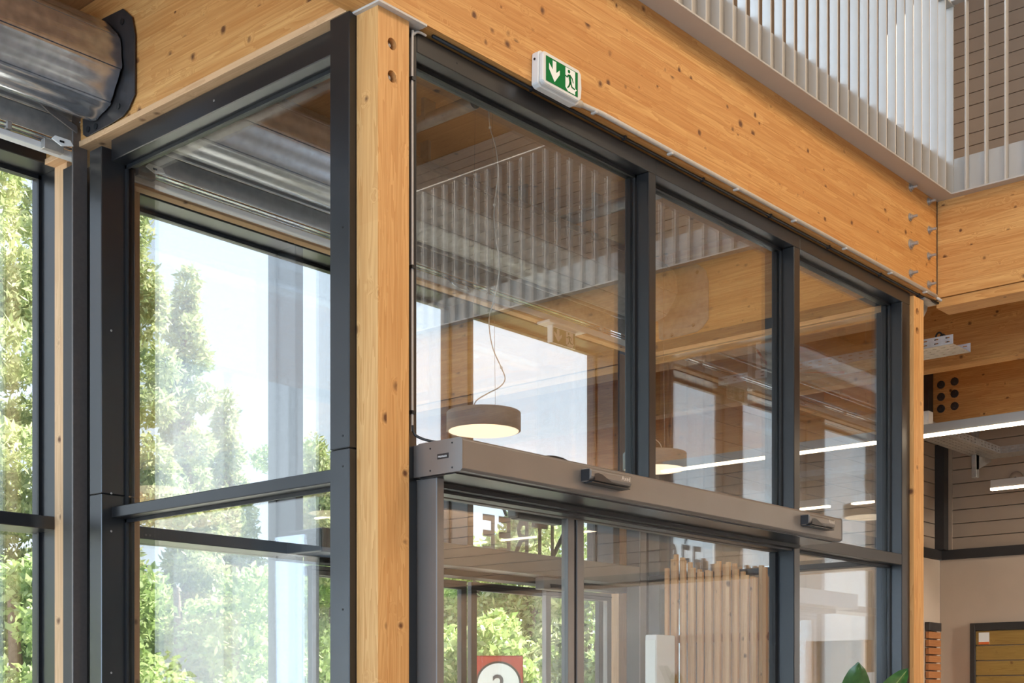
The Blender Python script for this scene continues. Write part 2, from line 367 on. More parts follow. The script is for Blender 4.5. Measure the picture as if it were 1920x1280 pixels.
# ------------------------------------------------------------------ facade glazing
def frame_bar(name, x0, x1, y0, y1, z0, z1, parent, mat='frame', b=0.003): return box(name, x0, x1, y0, y1, z0, z1, mat, parent, b)
TOP, YG = 2.366, 5.60
wn = 0
def facade_bay(n, x0, x1, mull, transom=True, sill=FL):
    t = structure('window_%d' % n, ((x0+x1)/2, YG, FL))
    for m0, m1 in mull: frame_bar('mullion', m0, m1, 5.43, 5.66, FL, TOP+0.06, t)
    xs = [m for mm in mull for m in mm]; lo, hi = min(xs), max(xs)
    cells = [(mull[i][1], mull[i+1][0]) for i in range(len(mull)-1)]
    for a, b in cells:
        frame_bar('top_rail', a, b, 5.43, 5.66, TOP, TOP+0.07, t)
        frame_bar('gasket', a, b, 5.575, 5.59, TOP-0.018, TOP, t, 'rubber', 0)
        frame_bar('gasket', a, a+0.014, 5.575, 5.59, FL, TOP, t, 'rubber', 0); frame_bar('gasket', b-0.014, b, 5.575, 5.59, FL, TOP, t, 'rubber', 0)
        if transom: frame_bar('transom', a, b, 5.43, 5.66, 0.745, 0.803, t)
        box('glass_pane', a, b, YG-0.005, YG+0.005, 0.803 if transom else sill, TOP, 'glass', t)
        if transom: box('glass_pane', a, b, YG-0.005, YG+0.005, sill, 0.745, 'glass', t)
    return t
facade_bay(1, -6, 3.14, [(-6, -5.9), (-4.5, -4.44), (-3.0, -2.94), (-1.5, -1.44), (0.0, 0.06), (1.5, 1.56), (3.118, 3.20)])
f2 = facade_bay(2, 3.2, 4.5, [(3.22, 3.26), (4.476, 4.53)])
f3 = structure('window_3', (5.9, YG, 0.86))                          # the glazed part over the street door
for m0, m1 in ((5.799, 5.851), (7.253, 7.326)): frame_bar('mullion', m0, m1, 5.43, 5.66, 0.74, TOP+0.06, f3)
for a, b in ((4.53, 5.799), (5.851, 7.253)):
    frame_bar('top_rail', a, b, 5.43, 5.66, TOP, TOP+0.07, f3); frame_bar('gasket', a, b, 5.575, 5.59, TOP-0.018, TOP, f3, 'rubber', 0)
    frame_bar('gasket', a, a+0.014, 5.575, 5.59, 0.86, TOP, f3, 'rubber', 0); frame_bar('gasket', b-0.014, b, 5.575, 5.59, 0.86, TOP, f3, 'rubber', 0)
    box('glass_pane', a, b, YG-0.005, YG+0.005, 0.86, TOP, 'glass', f3)
# upper glazing of the mezzanine level and the left end
up = structure('window_4', (0, YG, 3.14))
for k in range(10): frame_bar('mullion', -6+k*1.5, -5.94+k*1.5, 5.5, 5.62, 3.14, 7, up)
box('glass_pane', -6, 7.5, 5.59, 5.61, 3.14, 7, 'glass', up)
wl = structure('window_5', (-6, 0, FL))
for k in range(9): frame_bar('mullion', -6.06, -5.94, -7+k*1.55, -6.94+k*1.55, FL, 7, wl)
frame_bar('transom', -6.06, -5.94, -7, 5.6, 2.3, 3.1, wl); box('glass_pane', -6.01, -5.99, -7, 5.6, FL, 7, 'glass', wl)

# ENTREE lettering on the outside of the glass, reads from outside
def text_mesh(name, s, size, mat, parent, loc, rot, depth=0.0008, bold=0.0, align='CENTER', hcap=None):
    cu = bpy.data.curves.new(name, 'FONT'); cu.body = s; cu.size = size; cu.extrude = depth; cu.offset = bold; cu.align_x = align; cu.resolution_u = 3; cu.space_character = 1.12
    tmp = bpy.data.objects.new('tmp', cu); C.objects.link(tmp); bpy.context.view_layer.update()
    me = bpy.data.meshes.new_from_object(tmp.evaluated_get(bpy.context.evaluated_depsgraph_get())); bpy.data.objects.remove(tmp)
    me.materials.clear(); me.materials.append(M[mat]); me.name = name
    if hcap: k_ = hcap/max(1e-6, max(v.co.y for v in me.vertices)); [setattr(v, 'co', Vector((v.co.x*k_*0.80, v.co.y*k_, v.co.z))) for v in me.vertices]
    return place(name, me, (loc[0], loc[1], loc[2]+EYE), parent, rot)
text_mesh('entrance_lettering', 'ENTR\u00c9E', 0.235, 'letter', f3, (6.63, 5.6065, 0.912), (math.pi/2, 0, math.pi), 0.0008, 0.0035, hcap=0.30)

# ------------------------------------------------------------------ timber structure
bmain = glulam('glulam_beam', 'long glulam beam above the sliding door carrying the exit sign and balcony', -6, 7.60, 3.29, 3.43, 2.36, 2.955, 'x')
bl = glulam('glulam_beam', 'glulam beam running from the corner post back to the shutter plate', 3.06, 3.20, 3.43, 5.43, 2.385, 2.955, 'y')
timber('batten', 3.052, 3.20, 3.43, 5.43, 2.36, 2.385, 'y', 'pale', bl)
bc = glulam('glulam_beam', 'glulam cross beam under the balcony corner at the right edge', 7.61, 7.75, -7, 3.44, 2.375, 2.955, 'y')
timber('batten', 7.62, 7.80, -7, 3.30, 2.318, 2.372, 'y', 'glulam', bc)
bs = glulam('glulam_beam', 'glulam beam over the far glazed side of the lobby', 7.34, 7.48, 3.44, 5.43, 2.375, 2.955, 'y')
glulam('glulam_beam', 'glulam beam behind the perforated cable tray', 9.25, 9.39, -7, 5.29, 2.38, 2.955, 'y')
b6 = glulam('glulam_beam', 'farthest glulam beam with six round bolt heads near the wall', 11.0, 11.14, -7, 5.29, 2.36, 2.955, 'y')
glulam('glulam_beam', 'glulam facade beam above the shutter drums', -6, 7.25, 5.45, 5.62, 2.44, 2.955, 'x')
for px, pz in ((4.72, 2.68), (4.72, 2.576), (4.72, 2.474), (4.60, 2.69), (4.60, 2.585), (4.60, 2.48)):
    lathe('bolt_head', [(0.035, 11.0), (0.035, 10.992), (0.018, 10.99), (0.018, 10.975)], px, pz, 'steel', b6, 12, 'x', False)
bk = thing('steel_bracket', 'dark upright steel bracket beside the round bolt heads', 'bracket', (10.9, 4.85, 2.3))
box('web', 10.9, 11.0, 4.79, 4.86, 2.26, 2.93, 'steel', bk, 0.003); box('flange', 10.86, 10.9, 4.74, 4.94, 2.26, 2.30, 'steel', bk, 0.003)
b7 = glulam('glulam_beam', 'short glulam beam end seen beside the steel bracket', 9.6, 10.98, 4.95, 5.09, 2.36, 2.955, 'x')

def post(name, label, x0, x1, y0, y1, z0, z1, splits, axis='y', mat='post'):
    t = thing(name, label, 'post', ((x0+x1)/2, (y0+y1)/2, z0))
    e = [0]+splits+[1]
    for a, b in zip(e, e[1:]):
        if axis == 'y': timber('lamella', x0, x1, y0+a*(y1-y0), y0+b*(y1-y0), z0, z1, 'z', mat, t, 0.001)
        else: timber('lamella', x0+a*(x1-x0), x0+b*(x1-x0), y0, y1, z0, z1, 'z', mat, t, 0.001)
    return t
pc = post('timber_post', 'near corner timber post with two countersunk bolts, beside the door header', 3.085, 3.233, 3.307, 3.415, FL, 2.352, [0.28, 0.62], 'x')
pr_ = post('timber_post', 'slim timber post at the far right end of the door front', 7.325, 7.458, 3.307, 3.43, FL, 2.33, [0.62], 'x')
post('timber_post', 'timber post left of the shutter guide by the left window', 3.10, 3.16, 5.328, 5.43, FL, 2.36, [0.5], 'y', 'pale')
post('timber_post', 'timber post just inside the lobby left corner', 3.30, 3.44, 5.28, 5.42, FL, 2.36, [0.5], 'y', 'pale')
post('timber_post', 'timber post at the far right corner of the lobby facade', 7.33, 7.42, 5.44, 5.60, FL, 2.36, [0.5], 'y', 'pale')
def drill(o, cuts, r=0.0205, depth=0.030):
    """cut round blind holes into the -Y face of one lamella"""
    o.data = o.data.copy(); bpy.context.view_layer.update(); cut = []
    for x, z in cuts:
        bm = bmesh.new(); bmesh.ops.create_cone(bm, cap_ends=True, segments=24, radius1=r, radius2=r, depth=2*depth)
        me = bpy.data.meshes.new('cut'); bm.to_mesh(me); bm.free(); c = bpy.data.objects.new('cut', me); C.objects.link(c)
        c.location = (x, 3.307, z+EYE); c.rotation_euler = (math.pi/2, 0, 0); cut.append(c)
        md = o.modifiers.new('hole', 'BOOLEAN'); md.operation = 'DIFFERENCE'; md.object = c; md.solver = 'EXACT'
    bpy.context.view_layer.update()
    me = bpy.data.meshes.new_from_object(o.evaluated_get(bpy.context.evaluated_depsgraph_get())); o.modifiers.clear(); o.data = me
    for c in cut: bpy.data.objects.remove(c)
for p_, k_, x, zz in ((pc, 1, 3.151, (2.243, 2.131)), (pr_, 0, 7.371, (2.246, 2.134))):
    drill(p_.children[k_], [(x, z) for z in zz])
    for z in zz: lathe('bolt_head', [(0.0125, 3.336), (0.0125, 3.326), (0.010, 3.324), (0.006, 3.3235), (0.006, 3.320)], x, z, 'zinc', p_, 14, 'y', False)
for k, (x, z) in enumerate(((7.24, 2.926), (7.487, 2.916), (7.233, 2.755), (7.495, 2.751), (7.24, 2.601), (7.487, 2.595), (7.24, 2.435), (7.487, 2.428))):
    bolt(x, 3.29, z, bmain, r=0.030 if k in (4,) else 0.023, proud=0.045)
box('end_grain_joint', 7.60, 7.611, 3.288, 3.44, 2.36, 2.955, 'darktrim', bmain)
box('cap_strip', 3.07, 3.30, 3.285, 3.43, 2.352, 2.3595, 'conduit', bmain)
ga = thing('gusset_plate', 'small grey steel gusset under the beam right of the slim post', 'bracket', (7.5, 3.36, 2.2))
prism('plate', [(7.46, 2.35), (7.62, 2.35), (7.60, 2.31), (7.50, 2.20), (7.46, 2.16)], 'y', 3.35, 3.358, 'zincdull', ga)
prism('plate', [(7.46, 2.35), (7.62, 2.35), (7.62, 2.338), (7.46, 2.338)], 'y', 3.30, 3.36, 'zincdull', ga)

# ------------------------------------------------------------------ lobby glazing, left face (runs away from the corner)
w6 = structure('window_6', (3.19, 4.25, FL))
for a, b in ((3.417, 3.518), (4.972, 5.064)):
    frame_bar('jamb', 3.053, 3.215, a, b, FL, 0.855, w6); frame_bar('jamb', 3.053, 3.215, a, b, 0.857, 2.358 if a < 4 else 2.32, w6)
frame_bar('jamb_reveal', 3.165, 3.205, 5.066, 5.43, FL, 2.34, w6); frame_bar('jamb_reveal', 3.10, 3.205, 5.066, 5.13, FL, 2.32, w6)
frame_bar('top_rail', 3.099, 3.215, 3.518, 4.972, 2.268, 2.358, w6)
frame_bar('transom', 3.099, 3.215, 3.518, 4.972, 0.756, 0.803, w6)
for z0, z1 in ((FL, 0.756), (0.803, 2.268)):
    box('glass_pane', 3.185, 3.195, 3.518, 4.972, z0, z1, 'glass', w6)
    for r in ((3.166, 3.177, 3.518, 4.972, z1-0.014, z1), (3.166, 3.177, 4.96, 4.972, z0, z1), (3.166, 3.177, 3.518, 3.53, z0, z1)): box('gasket', *r, 'rubber', w6)
for y, z in ((3.45, 0.86-0.065), (3.45, 0.90), (3.45, 1.62), (3.45, 0.30)): screw(3.053, y, z, 'x', w6, 0.004, 'rubber')
for z in (0.86, 0.70, 1.55, 0.1): screw(3.10, 4.972, z, 'y', w6, 0.005)
screw(3.099, 4.25, 2.31, 'x', w6, 0.005)

# ------------------------------------------------------------------ lobby glazing, right face
w7 = structure('window_7', (5.3, 3.38, 0.77))
YF = 3.33
frame_bar('jamb', 3.235, 3.294, YF, 3.46, FL, 2.345, w7)
frame_bar('mullion', 4.705, 4.758, YF, 3.46, 0.77, 2.275, w7)
frame_bar('mullion', 5.968, 6.028, YF, 3.46, FL, 2.275, w7)
frame_bar('jamb', 7.215, 7.320, YF, 3.46, FL, 2.275, w7)
for a, b in ((3.294, 4.758), (4.758, 6.028), (6.028, 7.32)): frame_bar('top_rail', a, b, YF, 3.46, 2.275, 2.345, w7, b=0.002)
frame_bar('transom', 6.028, 7.215, YF, 3.46, 0.757, 0.820, w7)
for a, b, z0, z1 in ((3.294, 4.705, 0.86, 2.275), (4.758, 5.968, 0.86, 2.275), (6.028, 7.215, 0.82, 2.275), (6.028, 7.215, FL, 0.757)):
    box('glass_pane', a, b, 3.415, 3.425, z0, z1, 'glass', w7)
    for r in ((a, b, 3.396, 3.407, z1-0.014, z1), (a, a+0.012, 3.396, 3.407, z0, z1), (b-0.012, b, 3.396, 3.407, z0, z1)): box('gasket', *r, 'rubber', w7)
screw(3.5, YF, 2.31, 'y', w7, 0.004, 'rubber'); screw(4.78, YF, 2.33, 'y', w7, 0.004, 'rubber')

# far side of the lobby
w8 = structure('window_8', (7.37, 4.4, FL))
frame_bar('jamb', 7.30, 7.44, 3.462, 3.53, FL, 2.34, w8); frame_bar('jamb', 7.30, 7.44, 5.17, 5.25, FL, 2.34, w8)
frame_bar('top_rail', 7.30, 7.44, 3.53, 5.17, 2.275, 2.372, w8); frame_bar('transom', 7.30, 7.44, 3.53, 5.17, 0.765, 0.81, w8)
timber('batten', 7.285, 7.30, 3.47, 5.25, 2.262, 2.30, 'y', 'pale', w8)
for z0, z1 in ((FL, 0.765), (0.81, 2.275)): box('glass_pane', 7.365, 7.375, 3.53, 5.17, z0, z1, 'sideglass', w8)

# ------------------------------------------------------------------ automatic sliding doors
d1 = structure('door_1', (4.6, 3.4, FL))
frame_bar('side_jamb', 3.296, 3.335, 3.235, 3.46, FL, 0.765, d1, 'header')
frame_bar('track', 3.335, 5.968, 3.34, 3.40, 0.735, 0.80, d1, 'black', 0.001)
frame_bar('brush_strip', 3.335, 5.968, 3.30, 3.34, 0.745, 0.765, d1, 'rubber', 0)
def leaf(x0, x1, y, top, parent, mat='header', pull=None):
    frame_bar('leaf_top_rail', x0, x1, y-0.018, y+0.018, top-0.05, top, parent, mat, 0.002)
    frame_bar('leaf_top_groove', x0, x1, y-0.022, y-0.0185, top-0.027, top-0.022, parent, 'rubber', 0)
    for a, b in ((x0, x0+0.05), (x1-0.05, x1)): frame_bar('leaf_stile', a, b, y-0.018, y+0.018, FL+0.03, top-0.05, parent, mat, 0.002)
    box('glass_pane', x0+0.05, x1-0.05, y-0.008, y+0.008, FL+0.03, top-0.05, 'doorglass', parent)
frame_bar('leaf_top_rail', 3.335, 4.37, 3.424, 3.460, 0.735, 0.79, d1, 'header', 0.002)
frame_bar('leaf_stile', 4.262, 4.305, 3.424, 3.460, FL+0.03, 0.735, d1, 'header', 0.002)
frame_bar('leaf_seal', 4.306, 4.322, 3.430, 3.455, FL+0.03, 0.735, d1, 'rubber', 0)
frame_bar('leaf_stile', 4.323, 4.370, 3.424, 3.460, FL+0.03, 0.735, d1, 'header', 0.002)
box('glass_pane', 3.345, 4.262, 3.434, 3.450, FL+0.03, 0.735, 'doorglass', d1)
frame_bar('leaf_top_rail', 4.37, 5.968, 3.424, 3.460, 0.735, 0.79, d1, 'header', 0.002)
box('glass_pane', 4.37, 5.955, 3.434, 3.450, FL+0.03, 0.735, 'doorglass', d1)
frame_bar('leaf_stile', 5.945, 5.966, 3.424, 3.460, FL+0.03, 0.735, d1, 'rubber', 0)

hd = thing('door_header', 'long bronze grey operator box over the inner sliding door', 'door operator', (4.6, 3.2, 0.767))
prof = [(3.33, 0.769), (3.33, 0.882), (3.098, 0.882), (3.09, 0.874), (3.09, 0.777), (3.10, 0.769)]
prism('cover', prof, 'x', 3.276, 6.01, 'header', hd, 0.0015)
prism('end_cap', [(3.30, 0.767), (3.30, 0.884), (3.096, 0.884), (3.088, 0.876), (3.088, 0.775), (3.098, 0.767)], 'x', 3.270, 3.276, 'header', hd, 0.001)
prism('end_cap', [(3.30, 0.767), (3.30, 0.884), (3.096, 0.884), (3.088, 0.876), (3.088, 0.775), (3.098, 0.767)], 'x', 6.010, 6.016, 'header', hd, 0.001)
box('lower_lip', 3.28, 6.005, 3.13, 3.30, 0.763, 0.769, 'frame', hd)
for y, z in ((3.135, 0.868), (3.135, 0.783), (3.24, 0.783), (3.24, 0.86)): screw(3.270, y, z, 'x', hd, 0.0035, 'rubber')
lb = box('maker_badge', 3.2685, 3.270, 3.152, 3.205, 0.818, 0.836, 'black', hd)
text_mesh('badge_lettering', 'manusa', 0.0125, 'signwhite', lb, (3.2683, 3.180, 0.8235), (math.pi/2, 0, -math.pi/2), 0.0002, 0.0)

def sensor(x0, x1, label):
    t = thing('door_sensor', label, 'sensor', ((x0+x1)/2, 3.06, 0.80), 'motion sensors on the door header')
    n = 10; zt, zb = 0.862, 0.808
    body = [(3.089, zt-0.004), (3.089, zb), (3.066, zb), (3.048, zb+0.008), (3.042, zb+0.020), (3.042, zt-0.012), (3.050, zt-0.004)]
    prism('shell', body, 'x', x0, x1, 'header', t, 0.003)
    V = []; F = []
    for i in range(n+1):
        u = i/n; x = x0+0.02+(x1-x0-0.03)*u; c = zb+0.030*math.exp(-((u-0.12)/0.28)**2)+0.004
        V += [(x, 3.0405, zb+0.004), (x, 3.0405, c)]
    for i in range(n): F.append((2*i, 2*i+2, 2*i+3, 2*i+1))
    V2 = [(a, b+0.004, c) for a, b, c in V]; m = len(V); V += V2
    F += [tuple(j+m for j in f) for f in list(F)]
    for i in range(n): F += [(2*i+1, 2*i+3, m+2*i+3, m+2*i+1), (2*i, 2*i+2, m+2*i+2, m+2*i)]
    mesh('curved_lens', V, F, 'black', t)
    box('lower_window', x0+0.01, x1-0.008, 3.045, 3.085, zb-0.004, zb, 'black', t)
    box('end_face', x0-0.0015, x0, 3.05, 3.089, zb+0.003, zt-0.008, 'black', t)
    text_mesh('sensor_lettering', 'Axed', 0.024, 'conduit', t, (x1-0.040, 3.0415, 0.834), (math.pi/2, 0, 0), 0.0003, 0.0004)
    return t
sensor(3.925, 4.185, 'dark door sensor on the header nearer the corner post')
sensor(5.60, 5.855, 'dark door sensor on the header near its far right end')
ss = thing('safety_sensor', 'dark box sensor hanging behind the header over the first leaf', 'sensor', (4.15, 3.5, 0.72))
box('housing', 4.02, 4.30, 3.48, 3.53, 0.715, 0.795, 'black', ss, 0.008, 2); box('end_cover', 4.0, 4.02, 3.482, 3.528, 0.72, 0.79, 'header', ss, 0.004)

d2 = structure('door_2', (5.9, 5.5, FL))
eh = box('outer_door_header', 4.42, 7.25, 5.15, 5.43, 0.735, 0.86, 'header', d2, 0.006, 2)
for z, s in ((0.725, 0.01),): box('outer_track', 4.53, 7.25, 5.30, 5.43, 0.70, 0.735, 'rubber', d2)
for x in (4.42,): box('outer_header_end', 4.412, 4.42, 5.155, 5.42, 0.74, 0.855, 'frame', d2, 0.004)
leaf(4.60, 5.32, 5.46, 0.70, d2); leaf(6.55, 7.25, 5.46, 0.70, d2)
leaf(4.55, 5.88, 5.53, 0.70, d2, 'frame'); leaf(5.92, 7.25, 5.53, 0.70, d2, 'frame')
for x0, lab in ((6.20, 'small sensor box under the outer door header'),):
    t = thing('safety_sensor', lab, 'sensor', (x0+0.2, 5.2, 0.66)); box('housing', x0, x0+0.36, 5.17, 5.24, 0.655, 0.733, 'header', t, 0.008, 2); box('lens', x0+0.06, x0+0.30, 5.165, 5.17, 0.665, 0.69, 'black', t)

# ------------------------------------------------------------------ roller shutters
def slat_mesh(x0, x1, chord, ribs=3, depth=0.006):
    """corrugated shutter slat across local (u: across, w: outward) extruded along X"""
    P = []; n = 16
    for i in range(n+1):
        u = i/n
        e = min(u, 1-u)
        P.append(((u-0.5)*chord*0.965, depth*0.6*min(1, e*14)+depth*0.22*math.sin(u*math.pi*ribs*2-0.6)*min(1, e*8)))
    return P
def put_slat(name, x0, x1, cy, cz, ang, chord, parent, mat='zinc', ribs=1):
    P = slat_mesh(x0, x1, chord, ribs); ca, sa = math.cos(ang), math.sin(ang)
    V, F = [], []
    for x in (x0, x1):
        for off in (0, -0.006):
            for u, w_ in P:
                V.append((x, cy+ca*u-sa*(w_+off), cz+sa*u+ca*(w_+off)))
    n = len(P); A, B, C_, D = 0, n, 2*n, 3*n
    for i in range(n-1):
        F += [(A+i, A+i+1, C_+i+1, C_+i), (B+i, B+i+1, D+i+1, D+i)]
    F += [(A, B, D, C_), (A+n-1, B+n-1, D+n-1, C_+n-1)]
    for i in range(n-1): F += [(A+i, A+i+1, B+i+1, B+i), (C_+i, C_+i+1, D+i+1, D+i)]
    return mesh(name, V, F, mat, parent, smooth=False)
def shutter(label, x0, x1, plates):
    t = thing('roller_shutter', label, 'shutter', ((x0+x1)/2, 5.1, 2.3), 'roller shutters over the facade glazing')
    cy, cz, R, n = 4.985, 2.625, 0.190, 9
    ch = 2*R*math.tan(math.pi/n)
    for k in range(n):
        a = 2*math.pi*(k+0.35)/n
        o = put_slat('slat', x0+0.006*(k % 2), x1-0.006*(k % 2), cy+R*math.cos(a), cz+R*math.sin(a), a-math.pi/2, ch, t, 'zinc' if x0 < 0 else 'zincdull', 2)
    for k in range(3):
        put_slat('slat', x0-0.02, x1+0.02, 5.195, 2.385+0.05+k*0.098, -math.pi/2+math.pi, 0.098, t, 'zincdull', 1)
    lathe('drum_core', [(0.17, x0+0.004), (0.17, x1-0.004)], cy, cz, 'steel', t, 18, 'x', False)
    box('bottom_bar', x0-0.02, x1+0.03, 5.165, 5.215, 2.302 if x0 > 0 else 2.314, 2.340, 'plastic', t, 0.004); x0 > 0 and timber('bottom_batten', x0-0.02, x1+0.03, 5.17, 5.225, 2.284, 2.300, 'x', 'pale', t, 0.002)
    for z in (2.352, 2.366): box('curtain_rib', x0, x1, 5.172, 5.19, z, z+0.004, 'zinc', t)
    n = max(2, int((x1-x0)/1.0))
    for k in range(n): x = x1-0.3-k*((x1-x0-0.5)/n); box('hinge_clip', x, x+0.022, 5.165, 5.19, 2.345, 2.378, 'zincdull', t, 0.002)
    return t
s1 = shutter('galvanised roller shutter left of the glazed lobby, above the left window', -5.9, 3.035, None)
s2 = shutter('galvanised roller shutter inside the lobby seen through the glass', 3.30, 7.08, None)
def end_plate(parent, x, mir=1, name='end_plate', mat='steel'):
    poly = [(4.80, 2.835), (4.735, 2.78), (4.713, 2.70), (4.713, 2.46), (4.76, 2.41), (4.80, 2.392), (4.90, 2.386), (5.08, 2.384), (5.105, 2.40), (5.11, 2.50), (5.16, 2.62), (5.16, 2.74), (5.07, 2.83), (4.95, 2.845)]
    p = prism(name, poly, 'x', x, x+0.006*mir, mat, parent, 0.001)
    for y, z in ((4.80, 2.78), (4.83, 2.44), (5.0, 2.405), (5.06, 2.41)):
        lathe('plate_bolt', [(0.013, x-0.006*(mir < 0)), (0.013, x-0.005*mir-0.006*(mir < 0))], y, z, 'rubber', p, 10, 'x', False)
    return p
end_plate(s1, 3.046); end_plate(s2, 3.208); end_plate(s2, 7.332, -1, mat='zincdull')
for y, z in ((4.83, 2.68), (4.86, 2.55), (4.90, 2.50)): box('end_lug', 2.995, 3.022, y-0.02, y+0.02, z-0.025, z+0.03, 'zincdull', s1, 0.003)
for s, gx in ((s1, 3.03), (s2, 3.24), (s2, 7.18)):
    V = [(gx-0.008, 5.145), (gx+0.062, 5.145), (gx+0.062, 5.155), (gx-0.008, 5.155)]
    prism('guide_rail', V, 'z', FL, 2.44, 'rail', s, 0.002); box('guide_channel', gx+0.025, gx+0.062, 5.156, 5.28, FL, 2.30, 'darktrim', s)
# curled head of the guide, its lever and catch
pts = [(5.150, 2.44)]+[(5.150-0.035*(1-math.cos(q)), 2.44+0.085*math.sin(q)) for q in (0.3, 0.7, 1.1, 1.5)]
V = [(x, y, z) for x in (3.022, 3.10) for y, z in pts]+[(x, y+0.004, z) for x in (3.022, 3.10) for y, z in pts]
n = len(pts); F = [(i, i+1, n+i+1, n+i) for i in range(n-1)]+[(2*n+i, 2*n+i+1, 3*n+i+1, 3*n+i) for i in range(n-1)]
gh = mesh('guide_head', V, F, 'rail', s1)
for y, z, x in ((5.147, 2.47, 3.06), (5.148, 2.40, 3.055), (5.148, 2.375, 3.078), (5.148, 2.43, 3.035), (5.148, 2.43, 3.09)): screw(x, y, z, 'y', gh, 0.005, 'zinc')
prism('lever', [(2.86, 2.475), (2.875, 2.483), (3.03, 2.435), (3.03, 2.405), (2.90, 2.452)], 'y', 5.12, 5.128, 'rail', s1, 0.001)
for s, cx, dz in ((s1, 2.885, -0.03), (s2, 3.34, -0.01)):
    c_ = box('latch_case', cx, cx+0.09, 5.135, 5.165, 2.335+dz, 2.375+dz, 'zincdull', s, 0.002)
    prism('latch_plate', [(cx+0.015, 2.368+dz), (cx+0.03, 2.385+dz), (cx+0.10, 2.385+dz), (cx+0.115, 2.365+dz), (cx+0.06, 2.350+dz)], 'y', 5.10, 5.108, 'signwhite', c_, 0.001)
    box('latch_slot', cx+0.05, cx+0.07, 5.097, 5.10, 2.363+dz, 2.371+dz, 'rubber', c_)
box('steel_edge', 3.086, 3.10, 5.285, 5.322, FL, 2.30, 'plastic', s1, 0.002)
# oval hook on the lobby curtain
hk = tube('curtain_hook', spline([(5.35, 5.165, 2.345), (5.36, 5.13, 2.31), (5.41, 5.12, 2.295), (5.47, 5.12, 2.30), (5.50, 5.15, 2.325)]), 0.004, 'zinc', s2, 6)

# ------------------------------------------------------------------ balcony guard rails
def blade_mesh(dx, dy, h):
    me = bpy.data.meshes.new('baluster'); me.from_pydata(bv(-dx/2, dx/2, -dy/2, dy/2, -h/2, h/2), [], BF)
    bm = bmesh.new(); bm.from_mesh(me); bmesh.ops.recalc_face_normals(bm, faces=bm.faces)
    bmesh.ops.bevel(bm, geom=bm.edges[:], offset=0.001, segments=1, affect='EDGES'); bm.to_mesh(me); bm.free(); me.materials.append(M['white']); return me
r1 = thing('guard_rail', 'white balcony guard rail of flat bars along the top of the long beam', 'railing', (2, 3.2, 2.95), 'balcony guard rails')
ZB, ZT = 2.957, 4.07
bmx = blade_mesh(0.010, 0.044, ZT-ZB)
x = 7.60
k = 0
while x > -4.0:
    place('baluster', bmx, (x-0.005, 3.205, (ZB+ZT)/2+EYE), r1); x -= 0.111; k += 1
box('handrail', -5.9, 7.60, 3.178, 3.232, ZT, ZT+0.012, 'white', r1, 0.002)
box('fascia_panel', -5.9, 7.60, 3.231, 3.236, 2.957, 3.172, 'white', r1, 0.001)
box('bottom_flange', -5.9, 7.615, 3.176, 3.29, 2.948, 2.957, 'white', r1, 0.001)
r2 = thing('guard_rail', 'white balcony guard rail turning the corner towards the viewer at top right', 'railing', (7.57, 0, 2.95), 'balcony guard rails')
bmy = blade_mesh(0.042, 0.010, ZT-ZB)
y = 3.205-0.111
while y > -6.9:
    place('baluster', bmy, (7.572, y, (ZB+ZT)/2+EYE), r2); y -= 0.116
box('handrail', 7.548, 7.602, -6.95, 3.232, ZT+0.012, ZT+0.024, 'white', r2, 0.002)
box('fascia_panel', 7.598, 7.603, -6.95, 3.236, 2.957, 3.172, 'white', r2, 0.001)
box('bottom_flange', 7.545, 7.615, -6.95, 3.176, 2.948, 2.957, 'white', r2, 0.001)
for y in (2.75, 1.6, 0.4, -0.8, -2.0, -3.2):
    for z in (3.03, 3.12): lathe('fixing_bolt', [(0.012, 7.598), (0.012, 7.592), (0.006, 7.590)], y, z, 'zincdull', r2, 10, 'x', False)

